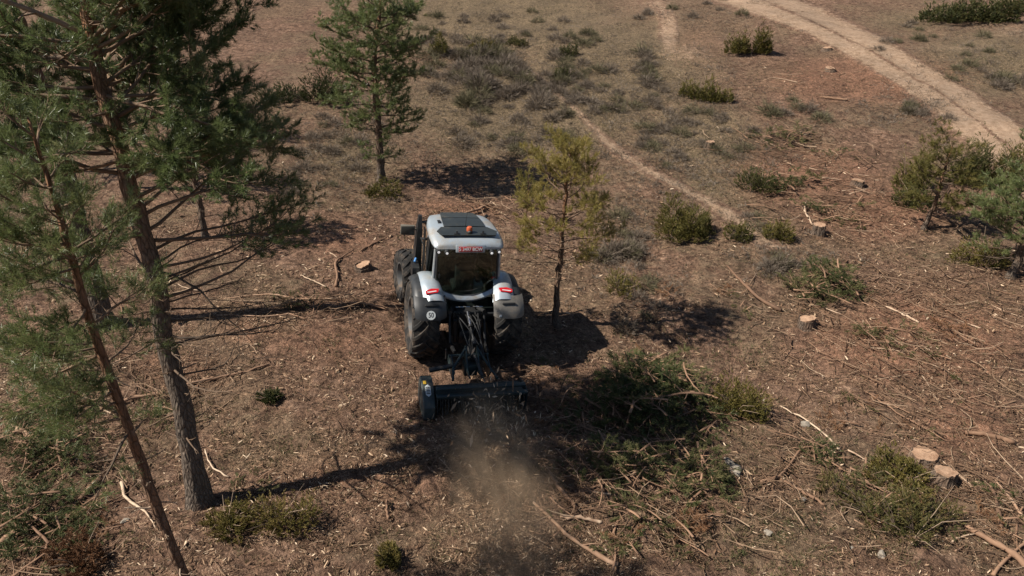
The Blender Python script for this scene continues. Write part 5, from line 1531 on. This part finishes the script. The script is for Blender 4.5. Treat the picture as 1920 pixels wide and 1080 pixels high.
def grassy(u, v):
    return np.clip(blobs(u, v, GRASS) * .9 + .10, 0, 1) * np.clip(vnoise(u / 30., v / 14., 8) * 2.2 - .5, .05, 1)
P, q = scatter(32000, -30, 1130, 1304, grassy)
g = np.random.default_rng(1305); n = len(P)
sc_ = np.clip(np.hypot(P[:, 1], CAM_H) / 25, .55, 1.6)
D = norm(np.stack([g.normal(0, .25, n), g.normal(0, .25, n), np.ones(n)], -1))
a = Acc(); needles(a, P, D, .02 * sc_, 5, .075, .010, (15, 75), np.clip(vnoise(q[:, 0] / 60, q[:, 1] / 30, 21) * .9 + g.normal(0, .15, n), 0, 1), 1306)
tag(link('dry_grass', a.mesh('dry_grass', False), M['grass']), 'short dry grass and herbs in tufts on the slope', 'grass', kind='stuff')

def heathy(u, v):
    return blobs(u, v, [(920, 140, 130, 80, 1), (1080, 150, 130, 110, .7), (1240, 220, 130, 110, .6), (650, 260, 90, 90, .6), (1340, 290, 110, 80, .5), (950, 250, 130, 60, .6), (1700, 200, 80, 40, .5), (1840, 100, 120, 60, .5), (1170, 450, 70, 80, .5), (1470, 480, 70, 40, .5), (1300, 30, 120, 40, .4), (980, 40, 200, 50, .35)])
P, q = scatter(2500, -20, 620, 1310, heathy)
g = np.random.default_rng(1311); m = 12; n = len(P) * m
sz_ = np.repeat(g.uniform(.10, .32, len(P)) * np.clip(P[:, 1] / 30, .6, 1.2), m)[:, None]
D = norm(g.normal(0, 1, (n, 3)) * [1, 1, .5] + [0, 0, .6]); Q = np.repeat(P, m, 0) + g.normal(0, .5, (n, 3)) * [1, 1, 0] * sz_ + D * sz_ * .4
a = Acc(); needles(a, Q, D, sz_[:, 0] * .6, 6, .09, .014, (10, 55), np.clip(np.repeat(g.normal(.5, .2, len(P)), m), 0, 1), 1312)
tag(link('dwarf_shrubs', a.mesh('dwarf_shrubs', False), M['heath']), 'ground-hugging grey heath scattered between the larger shrubs', 'heath', kind='stuff')

# ------------------------------------------------------------------ dust and chips thrown out behind the mulcher
fw = tractor.rotation_euler.to_matrix()
c0 = G(935, 945)
g = np.random.default_rng(1400)
bm = bmesh.new(); bmesh.ops.create_icosphere(bm, subdivisions=4, radius=1)
for v in bm.verts: v.co = Vector((v.co.x * 1.25, v.co.y * 3.7, v.co.z * .95))
me = bpy.data.meshes.new('dust'); bm.to_mesh(me); bm.free()
def dust_mat():
    m = bpy.data.materials.new('dust_cloud'); m.use_nodes = True; nt = m.node_tree
    for nd in list(nt.nodes):
        if nd.type != 'OUTPUT_MATERIAL': nt.nodes.remove(nd)
    pv = nt.nodes.new('ShaderNodeVolumePrincipled'); pv.inputs['Color'].default_value = (.78, .56, .37, 1); pv.inputs['Anisotropy'].default_value = .2
    tc = nt.nodes.new('ShaderNodeTexCoord')
    mp = nt.nodes.new('ShaderNodeMapping'); mp.inputs['Scale'].default_value = (1 / 1.2, 1 / 3.6, 1 / .9); nt.links.new(tc.outputs['Object'], mp.inputs[0])
    ln = nt.nodes.new('ShaderNodeVectorMath'); ln.operation = 'LENGTH'; nt.links.new(mp.outputs[0], ln.inputs[0])
    mr = nt.nodes.new('ShaderNodeMapRange'); mr.interpolation_type = 'SMOOTHSTEP'; mr.inputs['From Min'].default_value = 1.0; mr.inputs['From Max'].default_value = .15
    nt.links.new(ln.outputs['Value'], mr.inputs[0])
    m2 = nt.nodes.new('ShaderNodeMapping'); m2.inputs['Scale'].default_value = (2.0, .45, 1.5); nt.links.new(tc.outputs['Object'], m2.inputs[0])
    nz = noise(nt, m2.outputs[0], 1.7, 5, .6, .9)
    nr = nt.nodes.new('ShaderNodeMapRange'); nr.inputs['From Min'].default_value = .36; nr.inputs['From Max'].default_value = .74; nt.links.new(nz, nr.inputs[0])
    den = mathn(nt, 'MULTIPLY', mathn(nt, 'MULTIPLY', mr.outputs[0], nr.outputs[0]), 1.6)
    nt.links.new(den, pv.inputs['Density']); nt.links.new(pv.outputs[0], nt.nodes['Material Output'].inputs['Volume'])
    return m
du = link('dust', me, dust_mat()); du.location = c0 + np.array([0, .1, .55]); du.rotation_euler = (R(-3), 0, R(9))
tag(du, 'brown dust cloud drifting behind the mulcher', 'dust', kind='stuff')
a = Acc(); n = 620
lp = np.stack([g.normal(.05, .45, n), -2.6 - np.abs(g.gamma(2, .55, n)), np.abs(g.gamma(2, .22, n)) + .12], -1)
W3 = np.array([list(Vector((TX, TY, tz)) + fw @ Vector(p)) for p in lp])
L = g.gamma(2, .018, n) + .016; d = norm(g.normal(0, 1, (n, 3)) * [.5, 1.0, .5]); sd2 = norm(np.cross(d, g.normal(size=(n, 3))))
A = d * L[:, None]; B = sd2 * (L * .22)[:, None]
a.add(np.stack([W3 - A, W3 + B, W3 + A, W3 - B], 1).reshape(-1, 3), None, np.arange(n * 4).reshape(-1, 4), np.repeat(np.clip(g.normal(.7, .2, n), 0, 1), 4))
tag(link('flying_chips', a.mesh('flying_chips', False), M['chips']), 'wood splinters flying out of the mulcher', 'chips', kind='stuff')
